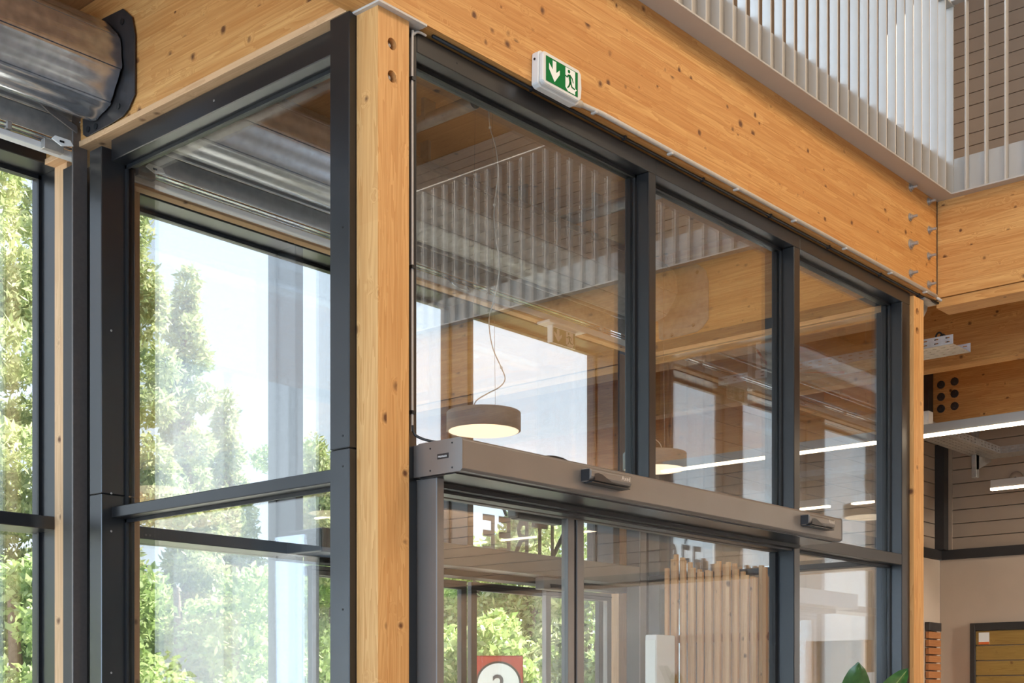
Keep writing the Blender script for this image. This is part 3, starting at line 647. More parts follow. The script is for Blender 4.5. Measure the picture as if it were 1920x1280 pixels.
# ------------------------------------------------------------------ exit signs
def pictogram(parent, x0, x1, y, z0, z1, W='signwhite', G='green'):
    """arrow on the left, running person in a doorway on the right"""
    w_, h_ = x1-x0, z1-z0
    def U(u, v): return (x0+u*w_, z0+v*h_)
    box('sign_face', x0, x1, y-0.001, y, z0, z1, G, parent)
    ar = [(.20, .94), (.31, .94), (.31, .50), (.42, .68), (.42, .50), (.26, .10), (.09, .52), (.09, .76), (.20, .56)]
    prism('arrow', [U(u, v) for u, v in ar], 'y', y-0.0016, y-0.001, W, parent)
    prism('doorway', [U(u, v) for u, v in [(.60, .97), (.91, .97), (.91, .30), (.96, .24), (.91, .16), (.91, .03), (.68, .03), (.60, .16)]], 'y', y-0.0016, y-0.001, W, parent)
    fig = []; V, F = [], []
    def limb(a, b, t0, t1):
        A, B = Vector(U(*a)), Vector(U(*b)); d = (B-A).normalized(); n_ = Vector((-d.y, d.x))
        q = [A+n_*t0*h_-d*t0*h_*.4, A-n_*t0*h_-d*t0*h_*.4, B-n_*t1*h_+d*t1*h_*.4, B+n_*t1*h_+d*t1*h_*.4]; m = len(V)
        V.extend([(p.x, y-0.0024, p.y) for p in q]); V.extend([(p.x, y-0.0016, p.y) for p in q])
        F.extend([(m, m+1, m+2, m+3), (m+4, m+5, m+6, m+7)]+[(m+i, m+(i+1) % 4, m+4+(i+1) % 4, m+4+i) for i in range(4)])
    limb((.725, .70), (.755, .42), .075, .065); limb((.70, .70), (.645, .585), .03, .028); limb((.645, .585), (.60, .62), .028, .022)
    limb((.75, .70), (.815, .62), .03, .028); limb((.815, .62), (.845, .47), .026, .02)
    limb((.76, .42), (.805, .27), .045, .035); limb((.805, .27), (.90, .24), .033, .026)
    limb((.745, .42), (.715, .27), .045, .035); limb((.715, .27), (.665, .16), .033, .026)
    c = U(.71, .85)
    m = len(V); k = 12
    V += [(c[0]+.075*h_*math.cos(2*math.pi*i/k), yy, c[1]+.075*h_*math.sin(2*math.pi*i/k)) for yy in (y-0.0024, y-0.0016) for i in range(k)]
    F += [tuple(range(m, m+k)), tuple(range(m+k, m+2*k))]+[(m+i, m+(i+1) % k, m+k+(i+1) % k, m+k+i) for i in range(k)]
    mesh('running_figure', V, F, G, parent)
e1 = thing('exit_sign', 'green and white exit sign in a white case on the long beam', 'exit sign', (3.99, 3.26, 2.34))
poly = [(3.868, 2.345), (3.885, 2.335), (4.10, 2.335), (4.122, 2.35), (4.128, 2.40), (4.122, 2.46), (4.105, 2.475), (3.885, 2.475), (3.872, 2.465)]
prism('back_case', poly, 'y', 3.255, 3.289, 'plastic', e1, 0.003)
prism('front_case', [(3.874, 2.352), (3.888, 2.343), (4.095, 2.343), (4.112, 2.356), (4.117, 2.40), (4.112, 2.455), (4.098, 2.468), (3.888, 2.468), (3.876, 2.46)], 'y', 3.236, 3.255, 'plastic', e1, 0.004)
pictogram(e1, 3.893, 4.088, 3.2355, 2.357, 2.452)
screw(3.868, 3.272, 2.44, 'x', e1, 0.005, 'rubber')
e2 = thing('exit_sign', 'small hanging exit sign inside the lobby under the shutter bar', 'exit sign', (6.35, 5.15, 2.17))
box('ceiling_plate', 6.17, 6.53, 5.10, 5.20, 2.268, 2.284, 'plastic', e2, 0.004, 2); box('side_arm', 6.232, 6.246, 5.13, 5.17, 2.165, 2.268, 'signwhite', e2, 0.003)
box('edge_light_panel', 6.246, 6.48, 5.147, 5.153, 2.165, 2.268, 'signwhite', e2, 0.001)
gm = plain('sign_olive_green', (0.10, 0.17, 0.06), 0.4); gw = plain('sign_dull_white', (0.55, 0.55, 0.48), 0.5); M['og'] = gm; M['ow'] = gw
pictogram(e2, 6.25, 6.476, 5.1465, 2.168, 2.262, 'ow', 'og')

# ------------------------------------------------------------------ conduit and cables along the long beam
cd = thing('conduit', 'pale grey conduit clipped along the foot of the long beam', 'conduit', (5.9, 3.276, 2.37))
tube('pipe', [(4.10, 3.276, 2.352), (4.16, 3.276, 2.366), (4.3, 3.276, 2.374), (7.56, 3.276, 2.374)], 0.0105, 'conduit', cd, 12)
tube('socket', [(4.085, 3.272, 2.350), (4.155, 3.274, 2.364)], 0.0145, 'conduit', cd, 12)
tube('pipe_tip', [(7.57, 3.276, 2.366), (7.70, 3.262, 2.352)], 0.008, 'conduit', cd, 8)
for x in (4.24, 4.78, 5.32, 5.86, 6.40, 6.94, 7.40): box('clip', x, x+0.014, 3.262, 3.29, 2.356, 2.366, 'conduit', cd, 0.002)
bcb = thing('black_cable', 'black cable running in the gap between beam and frame', 'cable', (5.4, 3.315, 2.35))
tube('cable_run', [(3.36, 3.318, 2.352), (4.5, 3.317, 2.3525), (5.7, 3.316, 2.351), (7.50, 3.314, 2.352), (7.66, 3.28, 2.345)], 0.0065, 'rubber', bcb, 8)
for x in (3.9, 4.5, 5.1, 5.7, 6.3, 6.9, 7.4): box('cable_tie', x, x+0.01, 3.306, 3.326, 2.343, 2.361, 'rubber', bcb)
jc = thing('grey_cable', 'thin grey cable dropping down the frame beside the corner post', 'cable', (3.262, 3.322, 0.9))
tube('cable_drop', spline([(3.33, 3.321, 2.343), (3.295, 3.321, 2.342), (3.270, 3.321, 2.325), (3.262, 3.321, 2.29), (3.262, 3.321, 1.8), (3.262, 3.321, 1.3), (3.262, 3.321, 0.93)]), 0.0045, 'conduit', jc, 8)
tube('cable_tail', spline([(3.262, 3.320, 0.95), (3.268, 3.31, 0.915), (3.30, 3.26, 0.892), (3.36, 3.20, 0.887), (3.42, 3.20, 0.884)]), 0.005, 'rubber', jc, 8)
for z in (2.16, 1.5, 0.99): box('cable_clip', 3.254, 3.271, 3.313, 3.33, z, z+0.012, 'rubber', jc)
lc = thing('black_cable', 'short black cable looping over the door header', 'cable', (3.9, 3.25, 0.88))
tube('cable_loop', spline([(3.80, 3.22, 0.880), (3.83, 3.22, 0.900), (3.90, 3.22, 0.917), (3.98, 3.22, 0.917), (4.03, 3.22, 0.900), (4.045, 3.22, 0.878)]), 0.004, 'rubber', lc, 8)

# ------------------------------------------------------------------ pendants in the lobby
RIGHT = Vector((0.6587, -0.7524, 0))
def pendant(x, y, zb, zt, label, diff='diffuser', bend=1.0):
    t = thing('pendant_lamp', label, 'pendant lamp', (x, y, zb), 'drum pendants in the glazed lobby')
    r = 0.177
    lathe('shade', [(r-0.008, zb), (r, zb+0.002), (r, zt-0.004), (r-0.004, zt), (0.02, zt+0.002)], x, y, 'lampgrey', t, 48)
    lathe('diffuser', [(r-0.010, zb-0.001), (r-0.010, zb+0.001)], x, y, diff, t, 48, 'z', False)
    top = 2.955
    for s in (-1, 1): tube('suspension_wire', [(x+RIGHT.x*0.055*s, y+RIGHT.y*0.055*s, zt), (x+RIGHT.x*0.04*s, y+RIGHT.y*0.04*s, top)], 0.0009, 'zinc', t, 5)
    D = 6.3
    pix = [(-22, 772), (-14, 752), (8, 738), (30, 726), (40, 711), (33, 690), (16, 650), (10, 600), (20, 560), (30, 500), (22, 440), (20, 385), (27, 330), (23, 280), (12, 240), (9, 200)]
    P = [(x+RIGHT.x*a*D/2480*bend, y+RIGHT.y*a*D/2480*bend, (1305-b)*D/2480-(0 if b > 400 else 0)-(1305-772)*D/2480+zt+0.004) for a, b in pix]
    P = [p if p[2] < top else (p[0], p[1], top) for p in P]
    tube('cord', spline(P, 4), 0.0028, 'conduit', t, 6)
    for b in (5, 11, 14): tube('cord_grip', [(P[b][0], P[b][1], P[b][2]-0.004), (P[b][0], P[b][1], P[b][2]+0.004)], 0.007, 'plastic', t, 6)
    lathe('ceiling_rose', [(0.05, top-0.02), (0.05, top)], x, y, 'lampgrey', t, 24)
    return t
pendant(4.65, 4.25, 1.262, 1.352, 'round grey drum pendant hanging above the near half of the door header')
pendant(6.06, 4.25, 1.262, 1.352, 'round grey drum pendant half hidden behind the first mullion', bend=-0.8)

# pipes under the lobby ceiling
for lab, pts in (('pale ceiling pipe with a black end above the first pendant', [(4.67, 4.33, 2.86), (4.67, 5.40, 2.86)]), ('pale ceiling pipe beyond the second pendant', [(6.2, 3.95, 2.86), (6.2, 5.40, 2.86)])):
    t = thing('ceiling_pipe', lab, 'pipe', pts[0]); tube('pipe', pts, 0.035, 'zincdull', t, 14)
    a = Vector(pts[0]); tube('end_cap', [a, a-(Vector(pts[1])-a).normalized()*0.01], 0.033, 'rubber', t, 14)
    for k in (0.3, 0.8): box('strap', a.x-0.04, a.x+0.04, a.y+k, a.y+k+0.02, 2.85, 2.96, 'zincdull', t)
t = thing('ceiling_pipe', 'dull crosswise pipe under the lobby ceiling', 'pipe', (4.9, 5.0, 2.83)); tube('pipe', [(4.75, 5.0, 2.83), (6.15, 5.0, 2.83)], 0.028, 'zincdull', t, 12)
for x in (5.0, 5.8): box('strap', x, x+0.02, 4.97, 5.03, 2.82, 2.96, 'zincdull', t)

# ------------------------------------------------------------------ linear lights in the hall beyond
def linear(x, y0, y1, z, label, w_=0.05, h_=0.07):
    t = thing('linear_light', label, 'ceiling light', (x, (y0+y1)/2, z), 'slim linear lights in the hall')
    box('housing', x-w_/2, x+w_/2, y0, y1, z, z+h_, 'white', t, 0.002); box('diffuser', x-w_/2-0.002, x+w_/2-0.006, y0, y1, z-0.017, z-0.0005, 'led', t)
    for y in (y0+0.3, y1-0.3): tube('suspension_wire', [(x, y, z+h_), (x, y, 2.955)], 0.0012, 'zinc', t, 5)
    return t
linear(9.0, 0.62, 4.55, 1.855, 'long slim glowing linear light right of the slim post')
linear(11.3, -2.2, 0.9, 1.79, 'farther linear light running out of the right edge of the hall')
linear(11.3, 1.15, 4.40, 1.79, 'farther slim glowing linear light in front of the cladding wall')

# ------------------------------------------------------------------ perforated cable trays
def perforated(name, o0, du, dv, L, H, rows, pitch, slot, sh, mat, parent, th=0.0015):
    """sheet spanned by unit vectors du (length L) and dv (height H) with rows of slots cut right through"""
    o0, du, dv = Vector(o0), Vector(du), Vector(dv); nrm = du.cross(dv)
    rowsv = sorted(rows); us = [0.0]; n = int(L//pitch)
    for i in range(n): us += [i*pitch+(pitch-slot)/2, i*pitch+(pitch+slot)/2]
    us.append(L); vs = [0.0]
    for r in rowsv: vs += [r*H-sh/2, r*H+sh/2]
    vs.append(H); V, F = [], []
    for s in (0, 1):
        for v in vs:
            for u in us: V.append(tuple(o0+du*u+dv*v+nrm*th*s))
    W = len(us); T = W*len(vs)
    hole = lambda i, j: (i % 2 == 1) and (j % 2 == 1) and 0 <= i < W-1 and 0 <= j < len(vs)-1
    for j in range(len(vs)-1):
        for i in range(W-1):
            if hole(i, j): continue
            q = (j*W+i, j*W+i+1, (j+1)*W+i+1, (j+1)*W+i); F += [q, tuple(a+T for a in reversed(q))]
            for (a, b, ii, jj) in ((q[0], q[1], i, j-1), (q[1], q[2], i+1, j), (q[2], q[3], i, j+1), (q[3], q[0], i-1, j)):
                if hole(ii, jj) or ii < 0 or jj < 0 or ii >= W-1 or jj >= len(vs)-1: F.append((a, b, b+T, a+T))
    vsw = [Vector((a, b, c+EYE)) for a, b, c in V]; cen = sum(vsw, Vector())/len(vsw); me = bpy.data.meshes.new(name)
    me.from_pydata([tuple(v-cen) for v in vsw], [], F); me.materials.append(M[mat]); return place(name, me, cen, parent)
def tray(label, p, du, width_dir, L, W, z, mat='zinc', h=0.06):
    t = thing('cable_tray', label, 'cable tray', (p[0], p[1], z), 'perforated cable trays')
    p = Vector((p[0], p[1], z)); du = Vector(du); wd = Vector(width_dir)
    perforated('side_flange', p, du, (0, 0, 1), L, h, (0.28, 0.72), 0.075, 0.028, 0.007, mat, t)
    perforated('side_flange', p+wd*W, du, (0, 0, 1), L, h, (0.28, 0.72), 0.075, 0.028, 0.007, mat, t)
    perforated('tray_base', p, du, wd, L, W, (0.2, 0.4, 0.6, 0.8), 0.06, 0.03, 0.008, 'zincdull', t)
    return t
t1 = tray('perforated cable tray with two rows of slots running across the far panes', (8.2, 3.44, 0), (0, 1, 0), (1, 0, 0), 1.75, 0.28, 2.25, 'traysteel')
for y in (4.9,):
    box('hanger', 8.30, 8.345, y, y+0.04, 2.20, 2.95, 'zincdull', t1, 0.002); box('cross_arm', 8.15, 8.62, y-0.01, y+0.03, 2.205, 2.245, 'zincdull', t1, 0.002)
for q in (0, 1): tube('cable_loop', spline([(8.32+q*0.06, 3.62, 2.26), (8.31+q*0.06, 3.60, 2.35), (8.33+q*0.06, 3.58, 2.37), (8.36+q*0.06, 3.57, 2.33), (8.37+q*0.06, 3.57, 2.27)]), 0.006, 'rubber', t1, 6)
t2 = tray('lower perforated cable tray running along the cladding wall', (11.55, 0.0, 0), (0, 1, 0), (1, 0, 0), 4.66, 0.22, 2.13, 'zincdull')
t3 = tray('lower perforated cable tray coming towards the slim post', (9.3, 4.42, 0), (1, 0, 0), (0, 1, 0), 2.25, 0.25, 2.13, 'zincdull')
for y, z0 in ((4.60, 1.93), (2.4, 1.93)):
    box('hanger', 11.47, 11.53, y, y+0.045, z0, 2.955, 'zincdull', t2, 0.002); box('hanger_foot', 11.455, 11.54, y-0.01, y+0.055, 2.80, 2.955, 'zincdull', t2, 0.002)
    prism('cantilever', [(11.45, 2.13), (11.80, 2.13), (11.80, 2.11), (11.50, 2.0), (11.45, 2.0)], 'y', y, y+0.03, 'zincdull', t2, 0.001)
hg = thing('cable_cluster', 'tangle of hangers and red cables behind the second pane', 'cables', (8.15, 4.95, 2.2))
box('hanger', 8.02, 8.06, 4.80, 4.84, 2.02, 2.62, 'zincdull', hg, 0.002); box('hanger', 8.08, 8.11, 4.68, 4.72, 2.10, 2.62, 'zincdull', hg, 0.002)
tube('red_cable', spline([(8.08, 4.8, 2.42), (8.12, 4.72, 2.30), (8.2, 4.6, 2.26), (8.3, 4.45, 2.25), (8.4, 4.30, 2.24)]), 0.008, 'red', hg, 6)
tube('black_lead', spline([(8.08, 4.75, 2.55), (8.12, 4.66, 2.50), (8.13, 4.62, 2.42), (8.10, 4.68, 2.36)]), 0.006, 'rubber', hg, 6)
jb = thing('junction_box', 'small cream junction box hanging in the hall beyond the third pane', 'junction box', (9.2, 4.4, 1.95)); box('case', 9.15, 9.23, 4.02, 4.13, 1.93, 2.06, 'plastic', jb, 0.005, 2); box('lid', 9.143, 9.15, 4.03, 4.12, 1.94, 2.05, 'plastic', jb, 0.002); box('strut', 9.16, 9.20, 4.2, 4.24, 1.9, 2.95, 'zincdull', jb)

# ------------------------------------------------------------------ displays in the hall beyond
ws = thing('slat_screen', 'upright timber slat screen with stepped tops inside the lobby at its far glass', 'screen', (7.2, 4.57, FL))
tops = [.84, .90, .926, .905, .884, .87, .83, .82, .80, .81, .80, .85, .86, .84, .85, .84, .80, .785, .76, .75, .74, .815, .80, .74]
for k in range(24):
    y = 4.962-k*0.033; dx = (0, 0.022, 0.008, 0.03)[k % 4]
    timber('slat', 7.185+dx, 7.209+dx, y-0.027, y, FL+0.02, tops[k], 'z', 'slat', ws, 0.002)
for z in (-0.9, -0.1, 0.35): box('cross_rail', 7.241, 7.262, 4.18, 4.97, z, z+0.05, 'redslat', ws)
sd = thing('slat_display', 'reddish horizontal slat sample with a dark cap in the far corner', 'display panel', (12.0, 5.27, FL))
box('cap', 11.95, 12.22, 5.24, 5.285, 0.62, 0.70, 'steel', sd, 0.002)
z = 0.61
while z > -1.4: timber('slat', 11.95, 12.22, 5.245, 5.28, z-0.062, z, 'x', 'redslat', sd, 0.002); z -= 0.075
fb = thing('board_display', 'black framed panel of yellowish tongue and groove boards on the end wall', 'display panel', (12.28, 4.0, FL))
box('frame_side', 12.26, 12.30, 4.93, 4.98, FL+0.1, 0.69, 'darktrim', fb, 0.002); box('frame_top', 12.26, 12.30, 1.8, 4.93, 0.62, 0.69, 'darktrim', fb, 0.002)
z = 0.62
while z > -1.3: timber('board', 12.275, 12.297, 1.8, 4.93, z-0.138, z-0.004, 'y', 'olive', fb, 0.003); z -= 0.142
pt = box('price_tag', 12.272, 12.2745, 4.80, 4.90, 0.49, 0.60, 'signwhite', fb); box('tag_band', 12.2705, 12.272, 4.80, 4.90, 0.49, 0.512, 'orange', pt)
dt = thing('wall_detector', 'round grey detector on the cladding wall above the far linear light', 'detector', (12.28, 4.55, 2.04)); lathe('base', [(0.065, 12.30), (0.06, 12.285), (0.03, 12.28)], 4.56, 2.02, 'clad', dt, 20, 'x'); lathe('lens', [(0.012, 12.28), (0.01, 12.275)], 4.56, 2.02, 'black', dt, 10, 'x')
wp = thing('white_notice', 'edge of a white upright notice at the bottom right corner', 'notice', (8.4, 2.2, FL)); box('sheet', 8.4, 8.41, 2.60, 3.02, -0.6, 0.165, 'signwhite', wp, 0.001); box('stand', 8.41, 8.43, 2.9, 2.93, FL, -0.5, 'darktrim', wp); box('foot', 8.3, 8.55, 2.7, 3.0, FL, FL+0.02, 'darktrim', wp)
tt = thing('white_totem', 'tall white totem cabinet in the lobby behind the sliding leaf', 'cabinet', (6.95, 4.9, FL)); box('body', 6.95, 7.16, 4.86, 4.95, FL+0.05, 0.395, 'render', tt, 0.01, 2); box('plinth', 6.98, 7.13, 4.87, 4.94, FL, FL+0.05, 'darktrim', tt); box('door_panel', 6.945, 6.95, 4.865, 4.945, FL+0.1, 0.36, 'signwhite', tt, 0.002)

pw = thing('white_partition', 'bright white partition with a wood framed opening, mirrored in the lowest right pane', 'partition', (12, -1, FL))
boxes('wall', [(11.9, 12.0, -3.2, 0.33, FL, 1.215), (11.9, 12.0, 0.33, 0.99, 0.55, 1.215)], 'render', pw)
for b in ((11.88, 12.02, 0.33, 0.41, FL, 0.55), (11.88, 12.02, 0.95, 0.99, FL, 0.55)): box('opening_frame', *b, 'pale', pw, 0.002)
box('opening_pane', 11.95, 11.96, 0.41, 0.95, FL, 0.55, 'glass', pw)

# rubber plant in front of the last bay
rp = thing('rubber_plant', 'dark green rubber plant whose broad leaves rise at the bottom right', 'plant', (5.9, 2.9, FL))
lathe('pot', [(0.13, FL), (0.17, FL+0.3), (0.175, FL+0.32), (0.15, FL+0.32)], 5.9, 2.9, 'terracotta', rp, 24)
tube('stem', [(5.9, 2.9, FL+0.25), (5.905, 2.89, -0.6), (5.9, 2.9, -0.02)], [0.014, 0.012, 0.008], 'bark', rp, 8)
def big_leaf(base, az, el, L, W, roll=0.0, curve=0.25):
    """az: heading, el: rise; blade with a folded midrib and curled tip"""
    V, F = [], []; n = 9
    d = Vector((math.cos(az)*math.cos(el), math.sin(az)*math.cos(el), math.sin(el))); side = Vector((-math.sin(az), math.cos(az), 0))
    side = Matrix.Rotation(roll, 3, d) @ side; up_ = d.cross(side)
    for i in range(n+1):
        u = i/n; wv_ = W*math.sin(math.pi*min(1, u**0.92*0.96+0.04))**0.62*(1 if u < 1 else 0); c = Vector(base)+d*L*u+up_*(-curve*L*u*u)
        for s in (-1, -0.5, 0, 0.5, 1): V.append(tuple(c+side*wv_*s/2+up_*abs(s)*-0.12*W*-1))
    for i in range(n):
        for j in range(4): a = i*5+j; F.append((a, a+1, a+6, a+5))
    V2 = [tuple(Vector(v)-up_*0.0015) for v in V]; m = len(V); F += [tuple(x+m for x in reversed(f)) for f in list(F)]
    lf = mesh('leaf', V+V2, F, 'leaf', rp, smooth=True)
    mid = [Vector(V[i*5+2])+up_*0.002 for i in range(n+1)]; tube('midrib', mid, [0.0025]*(n)+[0.001], 'midrib', lf, 5)
VA = math.atan2(0.6587, 0.7524)      # heading straight away from the entrance camera side
for az, el, L, W, roll, b in ((VA+3.0, 1.36, 0.34, 0.165, 0.25, (5.86, 2.945, -0.165)), (VA-1.5, 0.95, 0.30, 0.11, 1.0, (5.92, 2.885, -0.10)), (VA+1.6, 0.25, 0.20, 0.10, 0.5, (5.88, 2.92, -0.10)),
                             (VA+3.3, 0.5, 0.24, 0.11, 0.2, (5.9, 2.9, -0.15)), (VA+0.4, 0.6, 0.26, 0.12, 0.1, (5.91, 2.91, -0.10)), (VA-2.6, 0.1, 0.25, 0.12, 0.0, (5.9, 2.9, -0.25)), (VA+0.9, 0.3, 0.27, 0.12, 0.3, (5.9, 2.9, -0.3)), (VA-0.8, 0.3, 0.26, 0.12, 0.2, (5.9, 2.9, -0.35))):
    big_leaf(b, az, el, L, W, roll, 0.12)

# ------------------------------------------------------------------ outside
def at(px, D): a = (px-960)/2480; return (D*(0.7524+a*0.6587), D*(0.6587-a*0.7524))
def leaves(name, blobs, n, size, mat, parent, aspect=1.0, droop=0.0):
    """n small leaf quads scattered through the shells of the given blobs (x, y, z, rx, ry, rz)"""
    vol = np.array([b[3]*b[4]*b[5] for b in blobs])**0.67; pick = RNG.choice(len(blobs), n, p=vol/vol.sum()); B = np.array(blobs)[pick]
    d = RNG.normal(size=(n, 3)); d /= np.linalg.norm(d, axis=1)[:, None]; r = (0.55+0.45*RNG.random(n)**0.6)*(0.85+0.3*RNG.random(n))
    c = B[:, :3]+d*r[:, None]*B[:, 3:6]; c[:, 2] = np.maximum(c[:, 2], FL+0.02)
    a = RNG.normal(size=(n, 3)); a += d*0.6; a /= np.linalg.norm(a, axis=1)[:, None]; b = np.cross(a, RNG.normal(size=(n, 3))); b /= np.linalg.norm(b, axis=1)[:, None]
    s = size*(0.5+RNG.random(n))[:, None]; u = a*s*aspect; v = b*s*0.5
    V = np.stack([c-u, c+v, c+u, c-v], 1).reshape(-1, 3); V[:, 2] += EYE
    cen = V.mean(0); V -= cen
    me = bpy.data.meshes.new(name); me.vertices.add(4*n); me.vertices.foreach_set('co', V.ravel().astype(np.float32))
    me.loops.add(4*n); me.loops.foreach_set('vertex_index', np.arange(4*n, dtype=np.int32)); me.polygons.add(n)
    me.polygons.foreach_set('loop_start', np.arange(0, 4*n, 4, dtype=np.int32)); me.polygons.foreach_set('loop_total', np.full(n, 4, dtype=np.int32))
    me.update(calc_edges=True); me.materials.append(M[mat]); return place(name, me, tuple(cen), parent)
TREE_GROUP = 'trees and shrubs beyond the car park'
def tree(px, D, top, R, kind, label, n=7000, base=None, size=None):
    x, y = at(px, D); t = thing('pine_tree' if kind == 'pine' else ('shrub' if kind == 'shrub' else 'broadleaf_tree'), label, 'shrub' if kind == 'shrub' else 'tree', (x, y, FL), TREE_GROUP)
    H = top-FL; blobs = []; bz = (FL+0.25*H) if base is None else base
    if kind == 'pine':
        for k in range(34):
            u = k/33; z = bz+(top-bz)*u; rr = R*(1.05-u)**0.75*random.uniform(0.55, 1.0); q = random.uniform(0, 6.28)
            blobs.append((x+rr*0.75*math.cos(q), y+rr*0.75*math.sin(q), z, rr*0.5+0.2, rr*0.5+0.2, 0.30+0.22*random.random()))
        leaves('needle_foliage', blobs, n*3, size or 0.05, 'pine', t, 1.6)
        for k in range(9): b = blobs[3+k*3]; tube('branch', [(x, y, b[2]-0.4), (b[0], b[1], b[2])], [0.05, 0.015], 'bark', t, 5)
    else:
        for k in range(26):
            q = random.uniform(0, 6.28); rr = R*math.sqrt(random.random())*0.8; z = bz+(top-bz)*random.random()**0.8*(1-0.45*(rr/R)**2)
            s = R*random.uniform(0.22, 0.4); blobs.append((x+rr*math.cos(q), y+rr*math.sin(q), min(z, top-s*0.7), s, s, s*0.8))
        leaves('leaf_foliage', blobs, n*3, size or 0.055, 'broad', t, 1.0)
        if kind != 'shrub':
            for k in range(4): b = blobs[k]; tube('branch', [(x, y, bz), (b[0], b[1], b[2])], [0.06, 0.02], 'bark', t, 5)
    tube('trunk', [(x, y, FL), (x+0.1, y, (FL+top)/2), (x, y, top-0.5)], [0.16, 0.11, 0.04] if kind != 'shrub' else [0.03]*3, 'bark', t, 7)
    return t
tree(-60, 21, 9.6, 2.9, 'pine', 'tall pine filling the left window from edge to top', 14000, -0.5)
tree(70, 24, 11.5, 2.4, 'pine', 'tall pine just left of the shutter guide in the left window', 12000, -0.5)
tree(235, 23, 8.6, 1.5, 'pine', 'tall pine behind the left lobby pane, topmost of its skyline', 11000, -0.6)
tree(345, 25, 7.7, 1.2, 'pine', 'mid-height pine stepping down the skyline in the left lobby pane', 9000, -0.6)
tree(425, 27, 5.9, 1.1, 'pine', 'shorter pine at the foot of the stepped skyline', 7000, -0.6)
tree(520, 30, 5.9, 1.6, 'broad', 'bushy tree behind the first facade mullion', 8000, -0.9)
tree(600, 28, 5.1, 1.6, 'pine', 'pine top just left of the near corner post', 7000, -0.9)
tree(20, 15, 1.6, 1.9, 'broad', 'broad leafy bush low in the left window', 9000, -1.2)
tree(330, 17, 1.9, 1.9, 'broad', 'leafy tree low behind the left lobby transom', 9000, -1.2)
tree(470, 20, 1.9, 1.7, 'broad', 'leafy tree beside the street lamp', 8000, -1.2)
tree(620, 20, 2.4, 1.6, 'broad', 'leafy tree hidden partly by the near corner post', 7000, -1.2)
tree(760, 26, 3.6, 2.0, 'broad', 'leafy tree behind the door header left end', 7000, -1.2)
tree(890, 25, 3.25, 2.0, 'broad', 'bright leafy tree behind the entrance lettering left end', 9000, -1.2)
tree(990, 24, 3.5, 1.7, 'pine', 'pine behind the middle of the entrance lettering', 8000, -1.2)
tree(1090, 26, 3.5, 1.9, 'broad', 'leafy tree right of the door leaf stile', 7000, -1.2)
tree(1200, 30, 3.6, 2.2, 'broad', 'leafy tree farthest right beyond the street door', 6000, -1.2)
tree(935, 15, 0.95, 1.1, 'shrub', 'low shrub outside the street door', 5000, -1.45)
tree(1105, 14, 0.7, 0.7, 'shrub', 'small shrub outside near the white totem', 3000, -1.45)
tree(150, 14, 0.4, 1.5, 'shrub', 'low shrub below the tall pines', 4000, -1.45)
tree(560, 15, 0.4, 1.2, 'shrub', 'low shrub under the street lamp', 4000, -1.45)
for i, (x_, y_) in enumerate(((-4, 32), (-9, 26), (-12, 38), (2, 36), (20, 34), (26, 24))):
    d = x_*0.7524+y_*0.6587; px_ = 960+2480*(x_*0.6587-y_*0.7524)/d if d > 1 else -3000
    t = thing('broadleaf_tree', None, 'tree', (x_, y_, FL), 'trees seen only in reflections')
    t['label'] = 'distant leafy tree outside the picture edge, mirrored in the glass'
    bl_ = [(x_+random.uniform(-2, 2), y_+random.uniform(-2, 2), random.uniform(-0.8, 1.2), 1.2, 1.2, 1.0) for _ in range(14)]
    leaves('leaf_foliage', bl_, 4000, 0.16, 'broad', t); tube('trunk', [(x_, y_, FL), (x_, y_, 1.2)], 0.12, 'bark', t, 6)
# slender plant just outside the street door
x, y = at(1072, 10.5); t = thing('olive_sapling', 'slender pale sapling outside beside the door leaf stile', 'plant', (x, y, FL))
leaves('leaf_foliage', [(x+0.05*math.sin(k), y+0.05*math.cos(k*2), -0.25+k*0.11, 0.13, 0.13, 0.12) for k in range(9)], 900, 0.028, 'vine', t, 1.3); tube('stem', [(x, y, FL), (x, y, 0.62)], 0.012, 'bark', t, 6); lathe('pot', [(0.14, FL-0.04), (0.18, FL+0.35)], x, y, 'terracotta', t, 16)
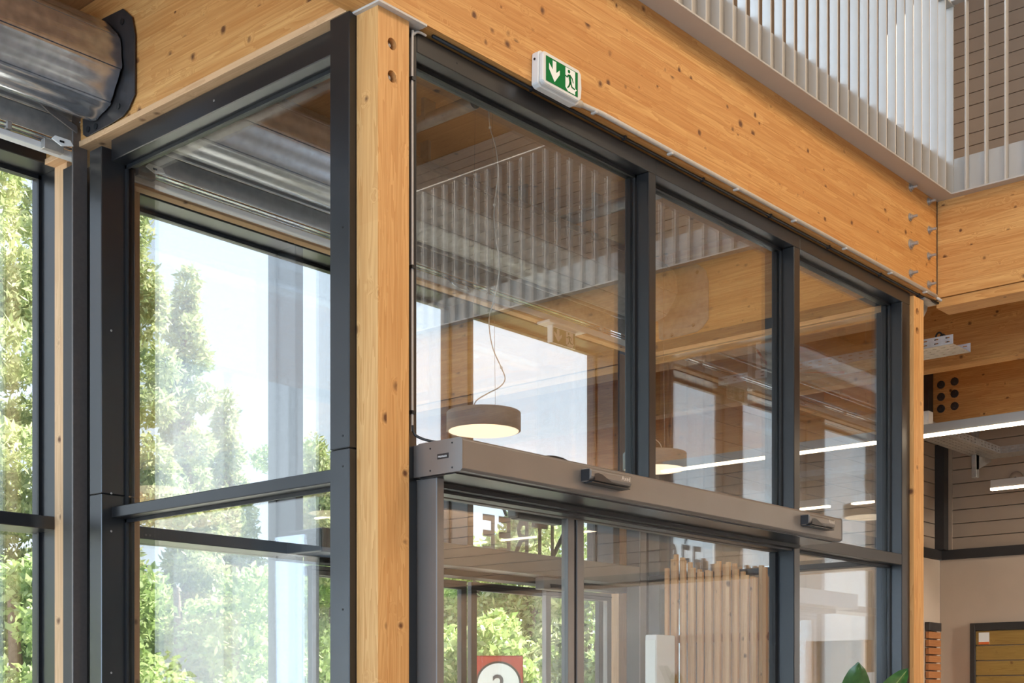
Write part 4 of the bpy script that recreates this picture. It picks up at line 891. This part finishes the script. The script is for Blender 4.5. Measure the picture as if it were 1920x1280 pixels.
# street lamp
x, y = at(537, 21); t = thing('street_lamp', 'grey street lamp with a funnel head seen through the left lobby pane', 'street lamp', (x, y, FL))
tube('pole', [(x, y, FL), (x, y, 1.62)], [0.055, 0.038], 'bluepaint', t, 12)
lathe('funnel_head', [(0.04, 1.60), (0.05, 1.64), (0.165, 1.80), (0.17, 1.81)], x, y, 'lampgrey', t, 20); lathe('top_disc', [(0.185, 1.812), (0.185, 1.83), (0.05, 1.835)], x, y, 'bluepaint', t, 20)
# parked van
x, y = at(5, 18); t = thing('parked_van', 'pale parked van roof low in the left window', 'van', (x, y, FL))
prism('body', [(-2.3, -1.3), (2.3, -1.3), (2.3, -0.3), (1.7, 0.42), (-2.3, 0.47)], 'y', y-0.9, y+0.9, 'render', t, 0.04)
for o in t.children: o.location.x += x
for dx in (-1.5, 1.5):
    for dy in (-0.8, 0.8): lathe('wheel', [(0.30, y+dy-0.1), (0.33, y+dy-0.07), (0.33, y+dy+0.07), (0.30, y+dy+0.1)], x+dx, FL+0.28, 'rubber', t, 16, 'y')
box('side_window', x+0.9, x+1.7, y-0.92, y-0.9, -0.25, 0.2, 'black', t); box('roof_rack', x-1.6, x+0.8, y-0.7, y+0.7, 0.50, 0.56, 'bluepaint', t, 0.01); tube('ladder_rail', [(x+0.5, y-0.95, -0.4), (x+0.1, y-0.75, 0.66)], 0.03, 'bluepaint', t, 6)
# round numbered board
x, y = at(935, 13); t = thing('round_sign', 'round white sign with a dark ring and numeral on a red board outside', 'sign', (x, y, FL))
fx = Vector((0.6587, -0.7524, 0)); ba = math.atan2(fx.y, fx.x)
o = box('board', x-0.24, x+0.24, y-0.01, y+0.01, -0.35, 0.40, 'red', t, 0.02, 3); o.rotation_euler.z = ba
for nm, r_, yy, mt in (('ring', 0.225, -0.016, 'black'), ('disc', 0.205, -0.022, 'signwhite')):
    o = lathe(nm, [(r_, y+yy), (r_, y+yy+0.006)], x, 0.12, mt, t, 32, 'y', False); o.rotation_euler.z = ba
    o.location += Vector((-math.sin(ba)*yy, math.cos(ba)*yy-yy, 0))
o = text_mesh('numeral', '2', 0.26, 'letter', t, (x+0.026*math.sin(ba), y-0.026*math.cos(ba), 0.03), (math.pi/2, 0, ba), 0.001, 0.004)
box('post', x-0.02, x+0.02, y+0.012, y+0.04, FL, 0.0, 'zincdull', t)
